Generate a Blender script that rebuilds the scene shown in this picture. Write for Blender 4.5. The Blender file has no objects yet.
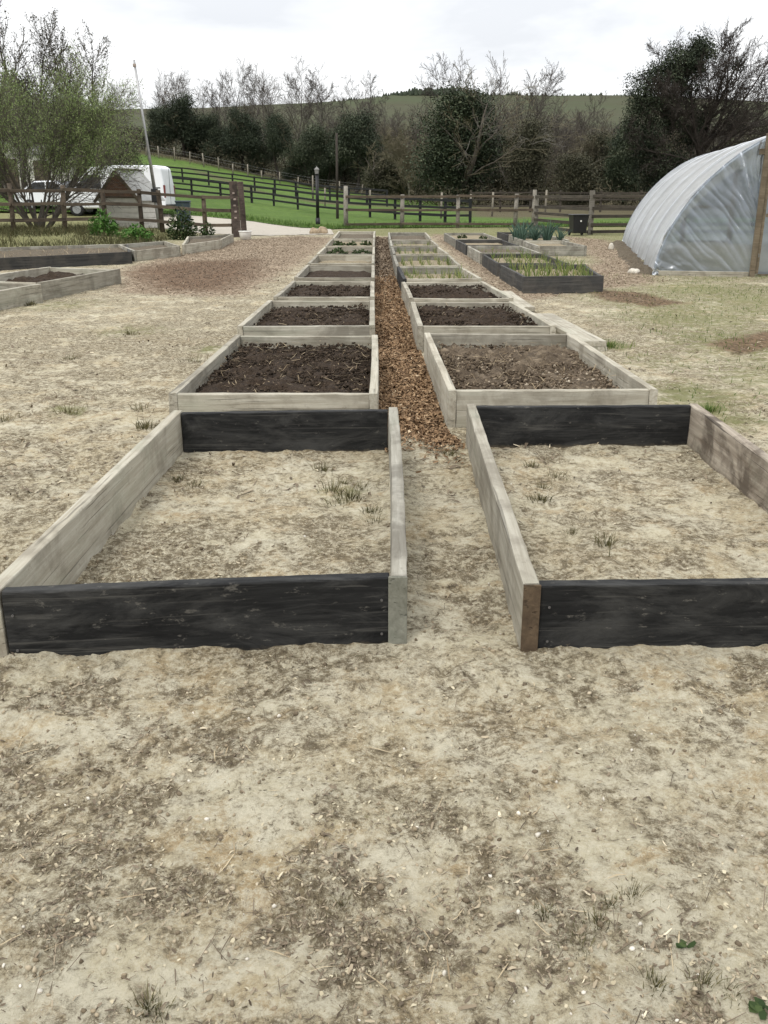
import bpy, bmesh, math, random
import numpy as np
from math import radians, sin, cos, pi, atan, tan, hypot
from mathutils import Vector, Matrix

sc = bpy.context.scene
COL = sc.collection
RNG = np.random.default_rng(11)
random.seed(5)

# ------------------------------------------------------------------ camera survey
PITCH = atan(318 / 920.0)
HCAM = 1.336

def G(px, py, z=0.0):
    """point of the level plane z seen at a pixel of the photograph (used to survey where things stand)"""
    u = (px - 384) / 920.0
    v = (512 - py) / 920.0
    d = (u, cos(PITCH) + sin(PITCH) * v, -sin(PITCH) + cos(PITCH) * v)
    t = (z - HCAM) / d[2]
    return Vector((d[0] * t, d[1] * t, z))

def XP(px, y, z=0.0):
    f = y * cos(PITCH) - (z - HCAM) * sin(PITCH)
    return (px - 384) / 920.0 * f

def ZP(py, y):
    """height at distance y of something seen at picture row py"""
    return HCAM - y * tan(PITCH - atan((512 - py) / 920.0))

# ------------------------------------------------------------------ noise
def vnoise(x, y, seed=0):
    x = np.asarray(x, float); y = np.asarray(y, float)
    xi = np.floor(x).astype(np.int64); yi = np.floor(y).astype(np.int64)
    xf = x - xi; yf = y - yi
    def h(a, b):
        n = (a * 374761393 + b * 668265263 + seed * 974711) & 0xffffffff
        n = ((n ^ (n >> 13)) * 1274126177) & 0xffffffff
        n = ((n ^ (n >> 16)) * 2246822519) & 0xffffffff
        return ((n ^ (n >> 15)) & 0xffffff) / float(0xffffff)
    u = xf * xf * (3 - 2 * xf); v = yf * yf * (3 - 2 * yf)
    a = h(xi, yi); b = h(xi + 1, yi); c = h(xi, yi + 1); d = h(xi + 1, yi + 1)
    return (a * (1 - u) + b * u) * (1 - v) + (c * (1 - u) + d * u) * v

def fbm(x, y, octv=4, seed=0, gain=0.5):
    s = 0; amp = 1; tot = 0
    ca, sa = cos(0.6), sin(0.6)
    for i in range(octv):
        s = s + amp * vnoise(x, y, seed + i * 17); tot += amp
        amp *= gain
        x, y = (x * ca - y * sa) * 2.03, (x * sa + y * ca) * 2.03
    return s / tot

def sstep(a, b, x):
    t = np.clip((x - a) / (b - a), 0, 1)
    return t * t * (3 - 2 * t)

# ------------------------------------------------------------------ terrain
U_T = [-1.2, -0.5, -0.39, -0.26, -0.2, -0.137, -0.066, 0.016, 0.22, 0.45, 1.2]
Z115 = [10, 8.8, 8.0, 6.7, 5.6, 4.0, 2.3, 1.1, 1.0, 1.4, 2.0]
R_Y = [0, 40, 48, 62, 85, 115]
R_V = [0, 0, 0.09, 0.2, 0.4, 1.0]
U_R = [-1.2, -0.4, -0.2, -0.087, -0.035, 0.006, 0.07, 0.27, 0.39, 1.2]
PYR = [118, 112, 108, 103.5, 101, 96, 94, 96.5, 101, 108]
ZR = [ZP(p, 420.0) for p in PYR]

def T(x, y):
    x = np.asarray(x, float); y = np.asarray(y, float)
    u = x / np.maximum(y, 20.0)
    z1 = np.interp(u, U_T, Z115)
    r = np.interp(np.minimum(y, 115), R_Y, R_V)
    zr = np.interp(u, U_R, ZR)
    t = np.clip((y - 115) / 305.0, 0, 1)
    z = z1 * r + (zr - z1) * (t ** 1.25)
    z = z - np.clip(y - 430, 0, None) * 0.06
    # grassy bank at the left, under the old fence
    bank = sstep(-6.0, -9.0, x) * sstep(24.5, 28.0, y) * sstep(40, 33, y) * 0.22
    return z + bank

# matted patches of dead grass on the bare sand: x, y, radius, strength
MAT_SPOTS = [(G(a, b).x, G(a, b).y, r, q) for a, b, r, q in ((90, 770, .16, .8), (10, 765, .12, 1), (200, 740, .16, .6), (330, 800, .22, .8), (410, 820, .14, .7), (180, 880, .12, .9), (300, 900, .16, 1), (350, 935, .14, 1), (270, 865, .12, .8),
             (160, 1005, .10, 1), (470, 800, .14, .5), (600, 770, .16, .9), (640, 800, .12, .6), (500, 900, .14, .9), (570, 900, .12, 1), (560, 945, .12, 1), (640, 985, .10, 1), (720, 1000, .09, 1.1), (690, 830, .12, .4), (450, 860, .1, .6), (60, 850, .1, .5), (30, 960, .1, .6),
             (430, 960, .1, .6), (110, 700, .14, .5), (260, 690, .16, .5), (560, 690, .18, .6), (690, 690, .16, .6), (480, 560, .14, .5), (470, 610, .12, .8), (335, 485, .28, .7), (140, 560, .2, .6), (190, 470, .2, .6), (330, 560, .2, .4), (560, 480, .3, .5), (640, 500, .3, .5), (700, 460, .3, .6), (600, 555, .2, .5),
             (60, 410, .3, .8), (130, 420, .4, .8), (30, 470, .3, .6), (90, 450, .4, .6), (20, 390, .4, .6), (690, 370, .8, .6), (720, 350, .9, .6), (640, 330, .8, .5), (110, 350, .7, .5), (60, 330, 1, .5), (170, 320, .8, .5))]

def dirt_mask(x, y):
    a = fbm(x * 0.9 + 3.7, y * 0.9 + 2, 4, 31, 0.55)
    b = fbm(x * 3.4, y * 3.4, 4, 77, 0.65)
    c = fbm(x * 13, y * 13, 3, 41, 0.65)
    m = a * 0.30 + b * 0.42 + c * 0.28
    sp = np.zeros(np.shape(x))
    for bx, by, br, bs in MAT_SPOTS:
        sp = np.maximum(sp, bs * np.exp(-(((x - bx) / br) ** 2 + ((y - by) / (br * 0.8)) ** 2)))
    return sstep(0.505, 0.66, m + 0.105 * sp)

EDGE_QUADS = [[(G(a, b, .225).x, G(a, b, .225).y) for a, b in q] for q in (((-19, 594), (406, 577), (397, 408), (173, 411)), ((524, 585), (943, 580), (698, 404), (467, 405)))]
def edge_dist(x, y):
    d = np.full(np.shape(x), 9.0)
    for q in EDGE_QUADS:
        for i in range(4):
            (x0, y0), (x1, y1) = q[i], q[(i + 1) % 4]
            dx, dy = x1 - x0, y1 - y0
            t = np.clip(((x - x0) * dx + (y - y0) * dy) / (dx * dx + dy * dy), 0, 1)
            d = np.minimum(d, np.hypot(x - x0 - t * dx, y - y0 - t * dy))
    return d

def micro(x, y):
    d = dirt_mask(x, y)
    h = 0.030 * (fbm(x * 0.9, y * 0.9, 3, 3) - 0.5)
    h = h + 0.034 * (fbm(x * 5, y * 5, 4, 9, 0.6) - 0.5)
    rg = 1 - np.abs(2 * fbm(x * 9 + 3, y * 9, 3, 27, 0.6) - 1)
    h = h + 0.020 * (rg - 0.8) * sstep(0.42, 0.62, fbm(x * 1.4, y * 1.4 + 5, 3, 66))
    cl = fbm(x * 2.1 + 7, y * 2.1, 3, 55)
    h = h + (0.010 + 0.022 * d + 0.022 * sstep(.5, .7, cl)) * (fbm(x * 22, y * 22, 3, 15, 0.7) - 0.5)
    e = edge_dist(x, y)
    h = h + np.exp(-(e / 0.075) ** 2) * (0.034 * fbm(x * 7, y * 7, 3, 83, 0.65) - 0.006)
    return h * sstep(60, 20, y)

def ground_z(x, y):
    return T(x, y) + micro(x, y)

def gz(x, y):
    return float(ground_z(np.array([x]), np.array([y]))[0])

# ------------------------------------------------------------------ object helpers
def tag(o, label, cat, group=None, kind=None):
    if label: o['label'] = label
    if cat: o['category'] = cat
    if group: o['group'] = group
    if kind: o['kind'] = kind
    return o

def thing(name, label, cat, loc=(0, 0, 0), rotz=0.0, group=None, rot=None):
    o = bpy.data.objects.new(name, None)
    o.empty_display_size = 0.2
    o.location = loc
    o.rotation_euler = rot if rot else (0, 0, rotz)
    COL.objects.link(o)
    return tag(o, label, cat, group)

def link(name, me, mats, parent=None, loc=None, rot=None):
    o = bpy.data.objects.new(name, me)
    for m in (mats if isinstance(mats, (list, tuple)) else [mats]):
        if m.name not in [k.name for k in me.materials if k]:
            me.materials.append(m)
    COL.objects.link(o)
    if parent: o.parent = parent
    if loc is not None: o.location = loc
    if rot is not None: o.rotation_euler = rot
    return o

def copy_thing(o, parent=None):
    c = o.copy(); COL.objects.link(c)
    c.parent = parent
    for ch in list(o.children):
        copy_thing(ch, c)
    return c

def mesh_np(name, V, F, attrs=None, smooth=False, matidx=None):
    V = np.asarray(V, np.float32); F = np.asarray(F, np.int32)
    me = bpy.data.meshes.new(name)
    n, k = F.shape
    me.vertices.add(len(V)); me.vertices.foreach_set('co', V.ravel())
    me.loops.add(n * k); me.loops.foreach_set('vertex_index', F.ravel())
    me.polygons.add(n)
    me.polygons.foreach_set('loop_start', np.arange(0, n * k, k, dtype=np.int32))
    if smooth: me.polygons.foreach_set('use_smooth', np.ones(n, bool))
    if matidx is not None: me.polygons.foreach_set('material_index', np.asarray(matidx, np.int32))
    for a, val in (attrs or {}).items():
        at = me.attributes.new(a, 'FLOAT', 'POINT')
        at.data.foreach_set('value', np.asarray(val, np.float32))
    me.update(calc_edges=True)
    return me

def grid_mesh(name, X, Y, Z, attrs=None, smooth=True):
    r, c = X.shape
    V = np.stack([X.ravel(), Y.ravel(), Z.ravel()], 1)
    i = (np.arange(r - 1)[:, None] * c + np.arange(c - 1)[None, :]).ravel()
    F = np.stack([i, i + 1, i + c + 1, i + c], 1)
    return mesh_np(name, V, F, {k: v.ravel() for k, v in (attrs or {}).items()}, smooth)

class MB:
    """collects simple shapes into one mesh"""
    def __init__(self): self.bm = bmesh.new()
    def box(self, c, s, rot=None, bev=0.0, taper=None):
        r = bmesh.ops.create_cube(self.bm, size=1.0)
        vs = r['verts']
        for v in vs:
            v.co = Vector((v.co.x * s[0], v.co.y * s[1], v.co.z * s[2]))
            if taper and v.co.z > 0:
                v.co.x *= taper[0]; v.co.y *= taper[1]
        if bev > 0:
            es = {e for v in vs for e in v.link_edges}
            rr = bmesh.ops.bevel(self.bm, geom=list(es), offset=bev, segments=2, affect='EDGES', profile=0.5)
            vs = list({v for f in rr['faces'] for v in f.verts} | {v for v in vs if v.is_valid})
        M = Matrix.Translation(Vector(c)) @ (rot.to_4x4() if rot is not None else Matrix.Identity(4))
        for v in vs: v.co = M @ v.co
        return vs
    def tube(self, pts, rad, n=8, cap=True):
        pts = [Vector(p) for p in pts]
        rads = rad if isinstance(rad, (list, tuple)) else [rad] * len(pts)
        rings = []
        for i, p in enumerate(pts):
            d = (pts[min(i + 1, len(pts) - 1)] - pts[max(i - 1, 0)]).normalized()
            a = d.orthogonal().normalized() if abs(d.z) < 0.99 else Vector((1, 0, 0))
            a = (a - d * a.dot(d)).normalized(); b = d.cross(a)
            rings.append([self.bm.verts.new(p + (a * cos(2 * pi * k / n) + b * sin(2 * pi * k / n)) * rads[i]) for k in range(n)])
        for r0, r1 in zip(rings, rings[1:]):
            for k in range(n):
                self.bm.faces.new((r0[k], r0[(k + 1) % n], r1[(k + 1) % n], r1[k]))
        if cap:
            self.bm.faces.new(rings[0][::-1]); self.bm.faces.new(rings[-1])
    def lathe(self, prof, n=16, c=(0, 0, 0)):
        c = Vector(c); rings = []
        for r, z in prof:
            rings.append([self.bm.verts.new(c + Vector((max(r, 1e-4) * cos(2 * pi * k / n), max(r, 1e-4) * sin(2 * pi * k / n), z))) for k in range(n)])
        for r0, r1 in zip(rings, rings[1:]):
            for k in range(n):
                self.bm.faces.new((r0[k], r0[(k + 1) % n], r1[(k + 1) % n], r1[k]))
    def prism(self, poly, y0, y1):
        """polygon in x,z extruded along y"""
        a = [self.bm.verts.new((x, y0, z)) for x, z in poly]
        b = [self.bm.verts.new((x, y1, z)) for x, z in poly]
        n = len(poly)
        self.bm.faces.new(a); self.bm.faces.new(b[::-1])
        for k in range(n):
            self.bm.faces.new((a[k], b[k], b[(k + 1) % n], a[(k + 1) % n]))
    def build(self, name, mat, parent=None, smooth=False, loc=None, rot=None, bevel=0):
        bmesh.ops.recalc_face_normals(self.bm, faces=self.bm.faces[:])
        me = bpy.data.meshes.new(name); self.bm.to_mesh(me); self.bm.free()
        if smooth:
            for p in me.polygons: p.use_smooth = True
        o = link(name, me, mat, parent, loc, rot)
        if bevel:
            m = o.modifiers.new('soft_edges', 'BEVEL'); m.width = bevel; m.segments = 2; m.limit_method = 'ANGLE'
        return o

# ------------------------------------------------------------------ materials
def newmat(name):
    m = bpy.data.materials.new(name); m.use_nodes = True
    nt = m.node_tree; nt.nodes.clear()
    out = nt.nodes.new('ShaderNodeOutputMaterial')
    b = nt.nodes.new('ShaderNodeBsdfPrincipled')
    nt.links.new(b.outputs[0], out.inputs[0])
    b.inputs['Specular IOR Level'].default_value = 0.25
    return m, nt, b

class NT:
    def __init__(self, nt): self.nt = nt
    def sock(self, n, key, v):
        s = n.inputs[key]
        if hasattr(v, 'is_output') or isinstance(v, bpy.types.NodeSocket): self.nt.links.new(v, s)
        else: s.default_value = v
    def coord(self, kind='Object'):
        return self.nt.nodes.new('ShaderNodeTexCoord').outputs[kind]
    def attr(self, name):
        n = self.nt.nodes.new('ShaderNodeAttribute'); n.attribute_name = name
        return n.outputs['Fac']
    def mapping(self, vec, scale=(1, 1, 1), loc=None):
        n = self.nt.nodes.new('ShaderNodeMapping'); self.sock(n, 'Vector', vec)
        n.inputs['Scale'].default_value = scale
        if loc is not None: self.sock(n, 'Location', loc)
        return n.outputs[0]
    def noise(self, vec, scale, detail=4, rough=0.5, dist=0.0):
        n = self.nt.nodes.new('ShaderNodeTexNoise'); self.sock(n, 'Vector', vec)
        n.inputs['Scale'].default_value = scale; n.inputs['Detail'].default_value = detail
        n.inputs['Roughness'].default_value = rough; n.inputs['Distortion'].default_value = dist
        return n.outputs['Fac']
    def voro(self, vec, scale, out='Color', rnd=1.0):
        n = self.nt.nodes.new('ShaderNodeTexVoronoi'); self.sock(n, 'Vector', vec)
        n.inputs['Scale'].default_value = scale; n.inputs['Randomness'].default_value = rnd
        return n.outputs[out]
    def ramp(self, fac, stops):
        n = self.nt.nodes.new('ShaderNodeValToRGB'); self.sock(n, 'Fac', fac)
        e = n.color_ramp.elements
        while len(e) > 1: e.remove(e[-1])
        for i, (p, c) in enumerate(stops):
            if i == 0: el = e[0]; el.position = p
            else: el = e.new(p)
            el.color = (c, c, c, 1) if isinstance(c, (int, float)) else (*c, 1)
        return n.outputs['Color']
    def mix(self, fac, a, b, mode='MIX'):
        n = self.nt.nodes.new('ShaderNodeMix'); n.data_type = 'RGBA'; n.blend_type = mode
        ins = [s for s in n.inputs if s.enabled or True]
        self.sock(n, 0, fac)
        for i, v in ((6, a), (7, b)):
            if isinstance(v, tuple) and len(v) == 3: v = (*v, 1)
            s = n.inputs[i]
            if isinstance(v, bpy.types.NodeSocket): self.nt.links.new(v, s)
            else: s.default_value = v
        return n.outputs[2]
    def math(self, op, a, b=0.0, c=None):
        n = self.nt.nodes.new('ShaderNodeMath'); n.operation = op
        self.sock(n, 0, a); self.sock(n, 1, b)
        if c is not None: self.sock(n, 2, c)
        return n.outputs[0]
    def bump(self, h, strength=0.5, dist=0.01, normal=None):
        n = self.nt.nodes.new('ShaderNodeBump'); self.sock(n, 'Height', h)
        n.inputs['Strength'].default_value = strength; n.inputs['Distance'].default_value = dist
        if normal is not None: self.sock(n, 'Normal', normal)
        return n.outputs[0]
    def objrand(self):
        return self.nt.nodes.new('ShaderNodeObjectInfo').outputs['Random']

def simple(name, col, rough=0.6, metal=0.0, var=0.25, scale=8.0, bump=0.0, spec=0.3):
    """plain colour with mottled wear, never one flat value"""
    m, nt, b = newmat(name); k = NT(nt)
    co = k.coord()
    n = k.noise(co, scale, 6, 0.6)
    f = k.ramp(n, [(0.3, 1 - var), (0.7, 1 + var * 0.4)])
    c = k.mix(1.0, (*col, 1), f, 'MULTIPLY')
    nt.links.new(c, b.inputs['Base Color'])
    b.inputs['Roughness'].default_value = rough; b.inputs['Metallic'].default_value = metal
    b.inputs['Specular IOR Level'].default_value = spec
    if bump: nt.links.new(k.bump(k.noise(co, scale * 6, 4, 0.6), bump, 0.01), b.inputs['Normal'])
    return m

def wood(name, light, dark, stain, stain_amt=0.35, rough=0.85, grain=0.5, crack=0.5):
    m, nt, b = newmat(name); k = NT(nt)
    co = k.coord(); rnd = k.objrand()
    off = k.math('MULTIPLY', rnd, 37.0)
    v = k.mapping(co, (1, 1, 1), off)
    g1 = k.noise(k.mapping(v, (1.6, 34, 34)), 1.0, 8, 0.65, 0.6)
    g2 = k.noise(k.mapping(v, (5, 120, 120)), 1.0, 4, 0.6)
    blot = k.noise(v, 3.2, 7, 0.65, 0.4)
    fine = k.noise(v, 45, 5, 0.7)
    c = k.mix(k.ramp(g1, [(0.33, 0.0), (0.68, 1.0)]), dark, light)
    c = k.mix(k.math('MULTIPLY', k.ramp(g2, [(0.52, 0.0), (0.72, 1.0)]), grain * 0.5), c, dark)
    c = k.mix(k.math('MULTIPLY', k.ramp(blot, [(0.46, 0.0), (0.60, 1.0)]), stain_amt), c, stain)
    cr = k.ramp(k.noise(k.mapping(v, (0.9, 22, 60)), 1.0, 3, 0.5, 1.0), [(0.63, 0.0), (0.67, 1.0)])
    c = k.mix(k.math('MULTIPLY', cr, crack), c, tuple(x * 0.25 for x in dark))
    # knots: sparse dark ovals with a paler ring
    vd = k.voro(k.mapping(v, (1.0, 3.2, 3.2)), 2.3, 'Distance')
    c = k.mix(k.math('MULTIPLY', k.ramp(vd, [(0.035, 1.0), (0.075, 0.0)]), 0.75), c, tuple(x * 0.4 for x in dark))
    ring = k.ramp(vd, [(0.07, 0.0), (0.10, 0.5), (0.16, 0.0)])
    c = k.mix(k.math('MULTIPLY', ring, 0.6), c, dark)
    # damp mottling towards grey green
    alg = k.ramp(k.noise(k.mapping(v, (1.4, 5, 5)), 1.0, 8, 0.75, 0.5), [(0.52, 0.0), (0.64, 0.5)])
    c = k.mix(alg, c, tuple(0.5 * (a_ + b_) * f_ for a_, b_, f_ in zip(light, dark, (0.86, 0.93, 0.90))))
    # mud splashed on by hand and boots: small specks with their own shape
    sp = k.ramp(k.noise(v, 26, 5, 0.75), [(0.60, 0.0), (0.68, 1.0)])
    c = k.mix(k.math('MULTIPLY', sp, 0.35), c, stain)
    br = k.math('MULTIPLY_ADD', rnd, 0.46, 0.72)
    c = k.mix(1.0, c, br, 'MULTIPLY')
    nt.links.new(c, b.inputs['Base Color'])
    b.inputs['Roughness'].default_value = rough
    hgt = k.math('ADD', k.math('MULTIPLY', g1, 0.7), k.math('MULTIPLY', fine, 0.3))
    hgt = k.math('SUBTRACT', hgt, k.math('MULTIPLY', cr, 0.6))
    nt.links.new(k.bump(hgt, 0.6, 0.006), b.inputs['Normal'])
    return m

M = {}
M['pale_wood'] = wood('pale_weathered_timber', (0.43, 0.405, 0.335), (0.26, 0.235, 0.18), (0.13, 0.11, 0.08), 0.5)
M['grey_wood'] = wood('grey_weathered_timber', (0.36, 0.345, 0.295), (0.20, 0.185, 0.148), (0.085, 0.075, 0.058), 0.6)
M['streak_wood'] = wood('streaked_old_timber', (0.36, 0.32, 0.26), (0.15, 0.12, 0.09), (0.06, 0.046, 0.033), 0.85, crack=0.8)
M['brown_wood'] = wood('brown_fence_timber', (0.135, 0.105, 0.075), (0.06, 0.046, 0.033), (0.035, 0.028, 0.02), 0.5)
M['silver_wood'] = wood('silver_fence_timber', (0.28, 0.26, 0.225), (0.15, 0.135, 0.11), (0.09, 0.08, 0.06), 0.4)
M['red_wood'] = wood('red_brown_gate_timber', (0.115, 0.088, 0.072), (0.048, 0.036, 0.03), (0.025, 0.02, 0.017), 0.8)
M['door_wood'] = wood('yellow_brown_door_timber', (0.20, 0.165, 0.115), (0.11, 0.085, 0.055), (0.07, 0.055, 0.038), 0.5)

def black_paint():
    m, nt, b = newmat('black_painted_timber'); k = NT(nt)
    co = k.coord(); rnd = k.objrand()
    v = k.mapping(co, (1, 1, 1), k.math('MULTIPLY', rnd, 53.0))
    brush = k.noise(k.mapping(v, (3, 26, 26)), 1.0, 7, 0.65, 1.2)
    cloud = k.noise(k.mapping(v, (2.2, 5, 7)), 1.0, 8, 0.72, 0.8)
    c = k.mix(k.ramp(brush, [(0.3, 0.0), (0.75, 1.0)]), (0.005, 0.0052, 0.0055), (0.022, 0.0222, 0.0218))
    c = k.mix(k.math('MULTIPLY', k.ramp(cloud, [(0.46, 0.0), (0.64, 1.0)]), 0.55), c, (0.068, 0.067, 0.063))
    wear = k.ramp(k.noise(k.mapping(v, (1.2, 30, 40)), 1.0, 7, 0.7, 1.5), [(0.56, 0.0), (0.66, 0.65)])
    c = k.mix(wear, c, (0.075, 0.072, 0.065))
    sc_ = k.ramp(k.noise(k.mapping(v, (14, 30, 30)), 1.0, 6, 0.75), [(0.60, 0.0), (0.67, 1.0)])
    c = k.mix(k.math('MULTIPLY', sc_, 0.5), c, (0.16, 0.15, 0.13))
    # dried mud at the foot of the board, a splash line with a ragged edge
    z = nt.nodes.new('ShaderNodeSeparateXYZ'); k.sock(z, 0, co)
    e = k.math('ADD', z.outputs['Z'], k.math('MULTIPLY', k.noise(v, 30, 5, 0.7), -0.05))
    mud = k.ramp(k.math('MULTIPLY_ADD', e, 4.0, 0.55), [(0.0, 1.0), (0.10, 0.0)])
    c = k.mix(k.math('MULTIPLY', mud, 0.55), c, (0.17, 0.14, 0.095))
    nt.links.new(c, b.inputs['Base Color'])
    b.inputs['Roughness'].default_value = 0.7
    b.inputs['Specular IOR Level'].default_value = 0.16
    nt.links.new(k.bump(k.math('ADD', brush, k.math('MULTIPLY', k.noise(v, 70, 3, 0.6), 0.3)), 0.5, 0.004), b.inputs['Normal'])
    return m
M['black'] = black_paint()

def ground_mat():
    m, nt, b = newmat('sandy_trodden_ground'); k = NT(nt)
    co = k.coord()
    dirt = k.attr('dirt'); green = k.attr('green'); chip = k.attr('chip'); mulch = k.attr('mulch')
    pale, tan_, grey, dark = (0.448, 0.404, 0.286), (0.365, 0.293, 0.178), (0.315, 0.275, 0.190), (0.110, 0.088, 0.056)
    white = (0.50, 0.463, 0.355)
    # how dirty a spot is: clean trodden sand against patches of crumbs and dead roots
    big = k.noise(k.mapping(co, (1, 1, 1), (4, 1, 0)), 1.5, 4, 0.6, 0.5)
    mid = k.noise(k.mapping(co, (1, 1, 1), (1, 8, 0)), 5.0, 5, 0.65, 0.6)
    D = k.math('ADD', k.math('MULTIPLY_ADD', big, 0.5, 0.0), k.math('MULTIPLY_ADD', mid, 0.5, 0.0))
    yw = nt.nodes.new('ShaderNodeSeparateXYZ'); k.sock(yw, 0, co)
    worn = k.ramp(k.math('MULTIPLY', yw.outputs['Y'], 0.05), [(0.18, 0.0), (0.42, 0.055)])   # more trodden litter further up the plot
    D = k.math('ADD', D, worn)
    D = k.ramp(k.math('ADD', D, k.math('MULTIPLY', dirt, 0.22)), [(0.445, 0.04), (0.61, 1.0)])
    c = k.mix(k.ramp(k.noise(co, 1.3, 8, 0.62, 0.5), [(0.44, 0.0), (0.60, 1.0)]), pale, tan_)
    c = k.mix(k.ramp(k.noise(co, 2.9, 9, 0.7, 0.4), [(0.48, 0.0), (0.57, 0.9)]), c, white)
    c = k.mix(k.ramp(k.noise(k.mapping(co, (1, 1, 1), (7, 3, 0)), 4.2, 9, 0.75, 0.5), [(0.52, 0.0), (0.60, 0.75)]), c, (0.315, 0.225, 0.115))
    c = k.mix(k.ramp(k.noise(co, 8.5, 10, 0.8, 0.6), [(0.50, 0.0), (0.60, 0.70)]), c, grey)
    c = k.mix(k.math('MULTIPLY', D, 0.58), c, (0.225, 0.183, 0.113))
    n8 = k.noise(co, 21, 12, 0.85, 0.3)
    c = k.mix(k.ramp(n8, [(0.44, 0.6), (0.495, 0.0)]), c, white)
    dm = k.ramp(k.math('MULTIPLY_ADD', D, 0.085, n8), [(0.545, 0.0), (0.63, 0.92)])
    c = k.mix(dm, c, dark)
    # crumbs, grit and bleached specks
    Ds = k.math('MULTIPLY_ADD', D, 0.85, 0.15)
    n60 = k.noise(co, 48, 10, 0.87)
    c = k.mix(k.math('MULTIPLY', Ds, k.ramp(n60, [(0.52, 0.0), (0.575, 0.75)])), c, (0.15, 0.12, 0.076))
    c = k.mix(k.math('MULTIPLY', Ds, k.ramp(n60, [(0.555, 0.0), (0.585, 0.95)])), c, (0.052, 0.041, 0.027))
    n150 = k.noise(co, 130, 6, 0.85)
    c = k.mix(k.math('MULTIPLY', Ds, k.ramp(n150, [(0.53, 0.0), (0.585, 0.6)])), c, (0.15, 0.12, 0.076))
    sp2 = k.ramp(n60, [(0.42, 0.7), (0.475, 0.0)])
    c = k.mix(sp2, c, (0.53, 0.487, 0.37))
    # thin dark dead roots and stems pressed into the sand
    w = k.noise(co, 11, 5, 0.65, 2.0)
    st = k.ramp(w, [(0.488, 0.0), (0.500, 0.8), (0.512, 0.0)])
    c = k.mix(k.math('MULTIPLY', st, k.ramp(k.noise(co, 3.3, 4, 0.6), [(0.42, 0.1), (0.62, 0.9)])), c, (0.12, 0.095, 0.065))
    # moss and thin grass
    gn = k.ramp(k.math('ADD', k.math('MULTIPLY', green, 0.55), k.noise(co, 9, 9, 0.75)), [(0.62, 0.0), (0.84, 0.85)])
    gc = k.mix(k.noise(co, 30, 5, 0.7), (0.085, 0.10, 0.035), (0.20, 0.19, 0.085))
    c = k.mix(gn, c, gc)
    # spread wood chips
    vc = k.voro(k.mapping(co, (1, 0.6, 1)), 26)
    sep = nt.nodes.new('ShaderNodeSeparateColor'); k.sock(sep, 0, vc)
    cc = k.ramp(sep.outputs[0], [(0.0, (0.09, 0.064, 0.042)), (0.4, (0.175, 0.13, 0.09)), (0.75, (0.265, 0.205, 0.145)), (1.0, (0.37, 0.30, 0.22))])
    cm = k.ramp(k.math('ADD', chip, k.math('MULTIPLY_ADD', k.noise(co, 3.0, 8, 0.75), 0.8, -0.4)), [(0.38, 0.0), (0.62, 0.9)])
    c = k.mix(cm, c, cc)
    mm = k.ramp(k.math('ADD', mulch, k.math('MULTIPLY_ADD', k.noise(k.mapping(co, (0.5, 1, 1)), 5.0, 8, 0.8), 1.0, -0.5)), [(0.40, 0.0), (0.75, 0.85)])
    mc = k.mix(sep.outputs[1], (0.060, 0.036, 0.022), (0.17, 0.11, 0.07))
    c = k.mix(mm, c, mc)
    nt.links.new(c, b.inputs['Base Color'])
    b.inputs['Roughness'].default_value = 0.95
    b.inputs['Specular IOR Level'].default_value = 0.1
    h = k.math('ADD', k.math('MULTIPLY', n60, -0.9), k.math('MULTIPLY', n8, 1.0))
    h = k.math('ADD', h, k.math('MULTIPLY', n150, -0.35))
    nt.links.new(k.bump(h, 0.75, 0.013), b.inputs['Normal'])
    return m
M['ground'] = ground_mat()

def grass_mat():
    m, nt, b = newmat('short_green_pasture'); k = NT(nt)
    co = k.coord()
    c = k.mix(k.ramp(k.noise(co, 0.22, 7, 0.65), [(0.35, 0.0), (0.65, 1.0)]), (0.070, 0.122, 0.026), (0.105, 0.165, 0.036))
    c = k.mix(k.ramp(k.noise(co, 2.3, 7, 0.75), [(0.45, 0.0), (0.7, 0.8)]), c, (0.040, 0.070, 0.018))
    c = k.mix(k.ramp(k.noise(co, 0.6, 7, 0.75), [(0.56, 0.0), (0.75, 0.6)]), c, (0.12, 0.13, 0.045))
    br = k.attr('rough')
    n = k.noise(co, 0.5, 8, 0.75)
    bm_ = k.ramp(k.math('ADD', br, k.math('MULTIPLY_ADD', n, 0.8, -0.4)), [(0.35, 0.0), (0.65, 0.95)])
    bc = k.mix(k.noise(co, 1.5, 8, 0.8), (0.055, 0.048, 0.028), (0.13, 0.105, 0.065))
    c = k.mix(bm_, c, bc)
    nt.links.new(c, b.inputs['Base Color']); b.inputs['Roughness'].default_value = 0.9
    b.inputs['Specular IOR Level'].default_value = 0.1
    nt.links.new(k.bump(k.noise(co, 5, 8, 0.8), 0.8, 0.12), b.inputs['Normal'])
    return m
M['grass'] = grass_mat()

def hill_mat():
    m, nt, b = newmat('far_hillside_pasture'); k = NT(nt)
    co = k.coord()
    c = k.mix(k.ramp(k.noise(co, 0.012, 6, 0.6), [(0.4, 0.0), (0.6, 1.0)]), (0.066, 0.066, 0.042), (0.062, 0.072, 0.040))
    c = k.mix(k.ramp(k.noise(k.mapping(co, (1, 2.5, 1)), 0.05, 7, 0.75), [(0.5, 0.0), (0.7, 0.75)]), c, (0.062, 0.056, 0.036))
    c = k.mix(k.ramp(k.noise(co, 0.3, 7, 0.8), [(0.5, 0.0), (0.75, 0.6)]), c, (0.042, 0.046, 0.024))
    nt.links.new(c, b.inputs['Base Color']); b.inputs['Roughness'].default_value = 0.95
    b.inputs['Specular IOR Level'].default_value = 0.05
    return m
M['hill'] = hill_mat()

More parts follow.
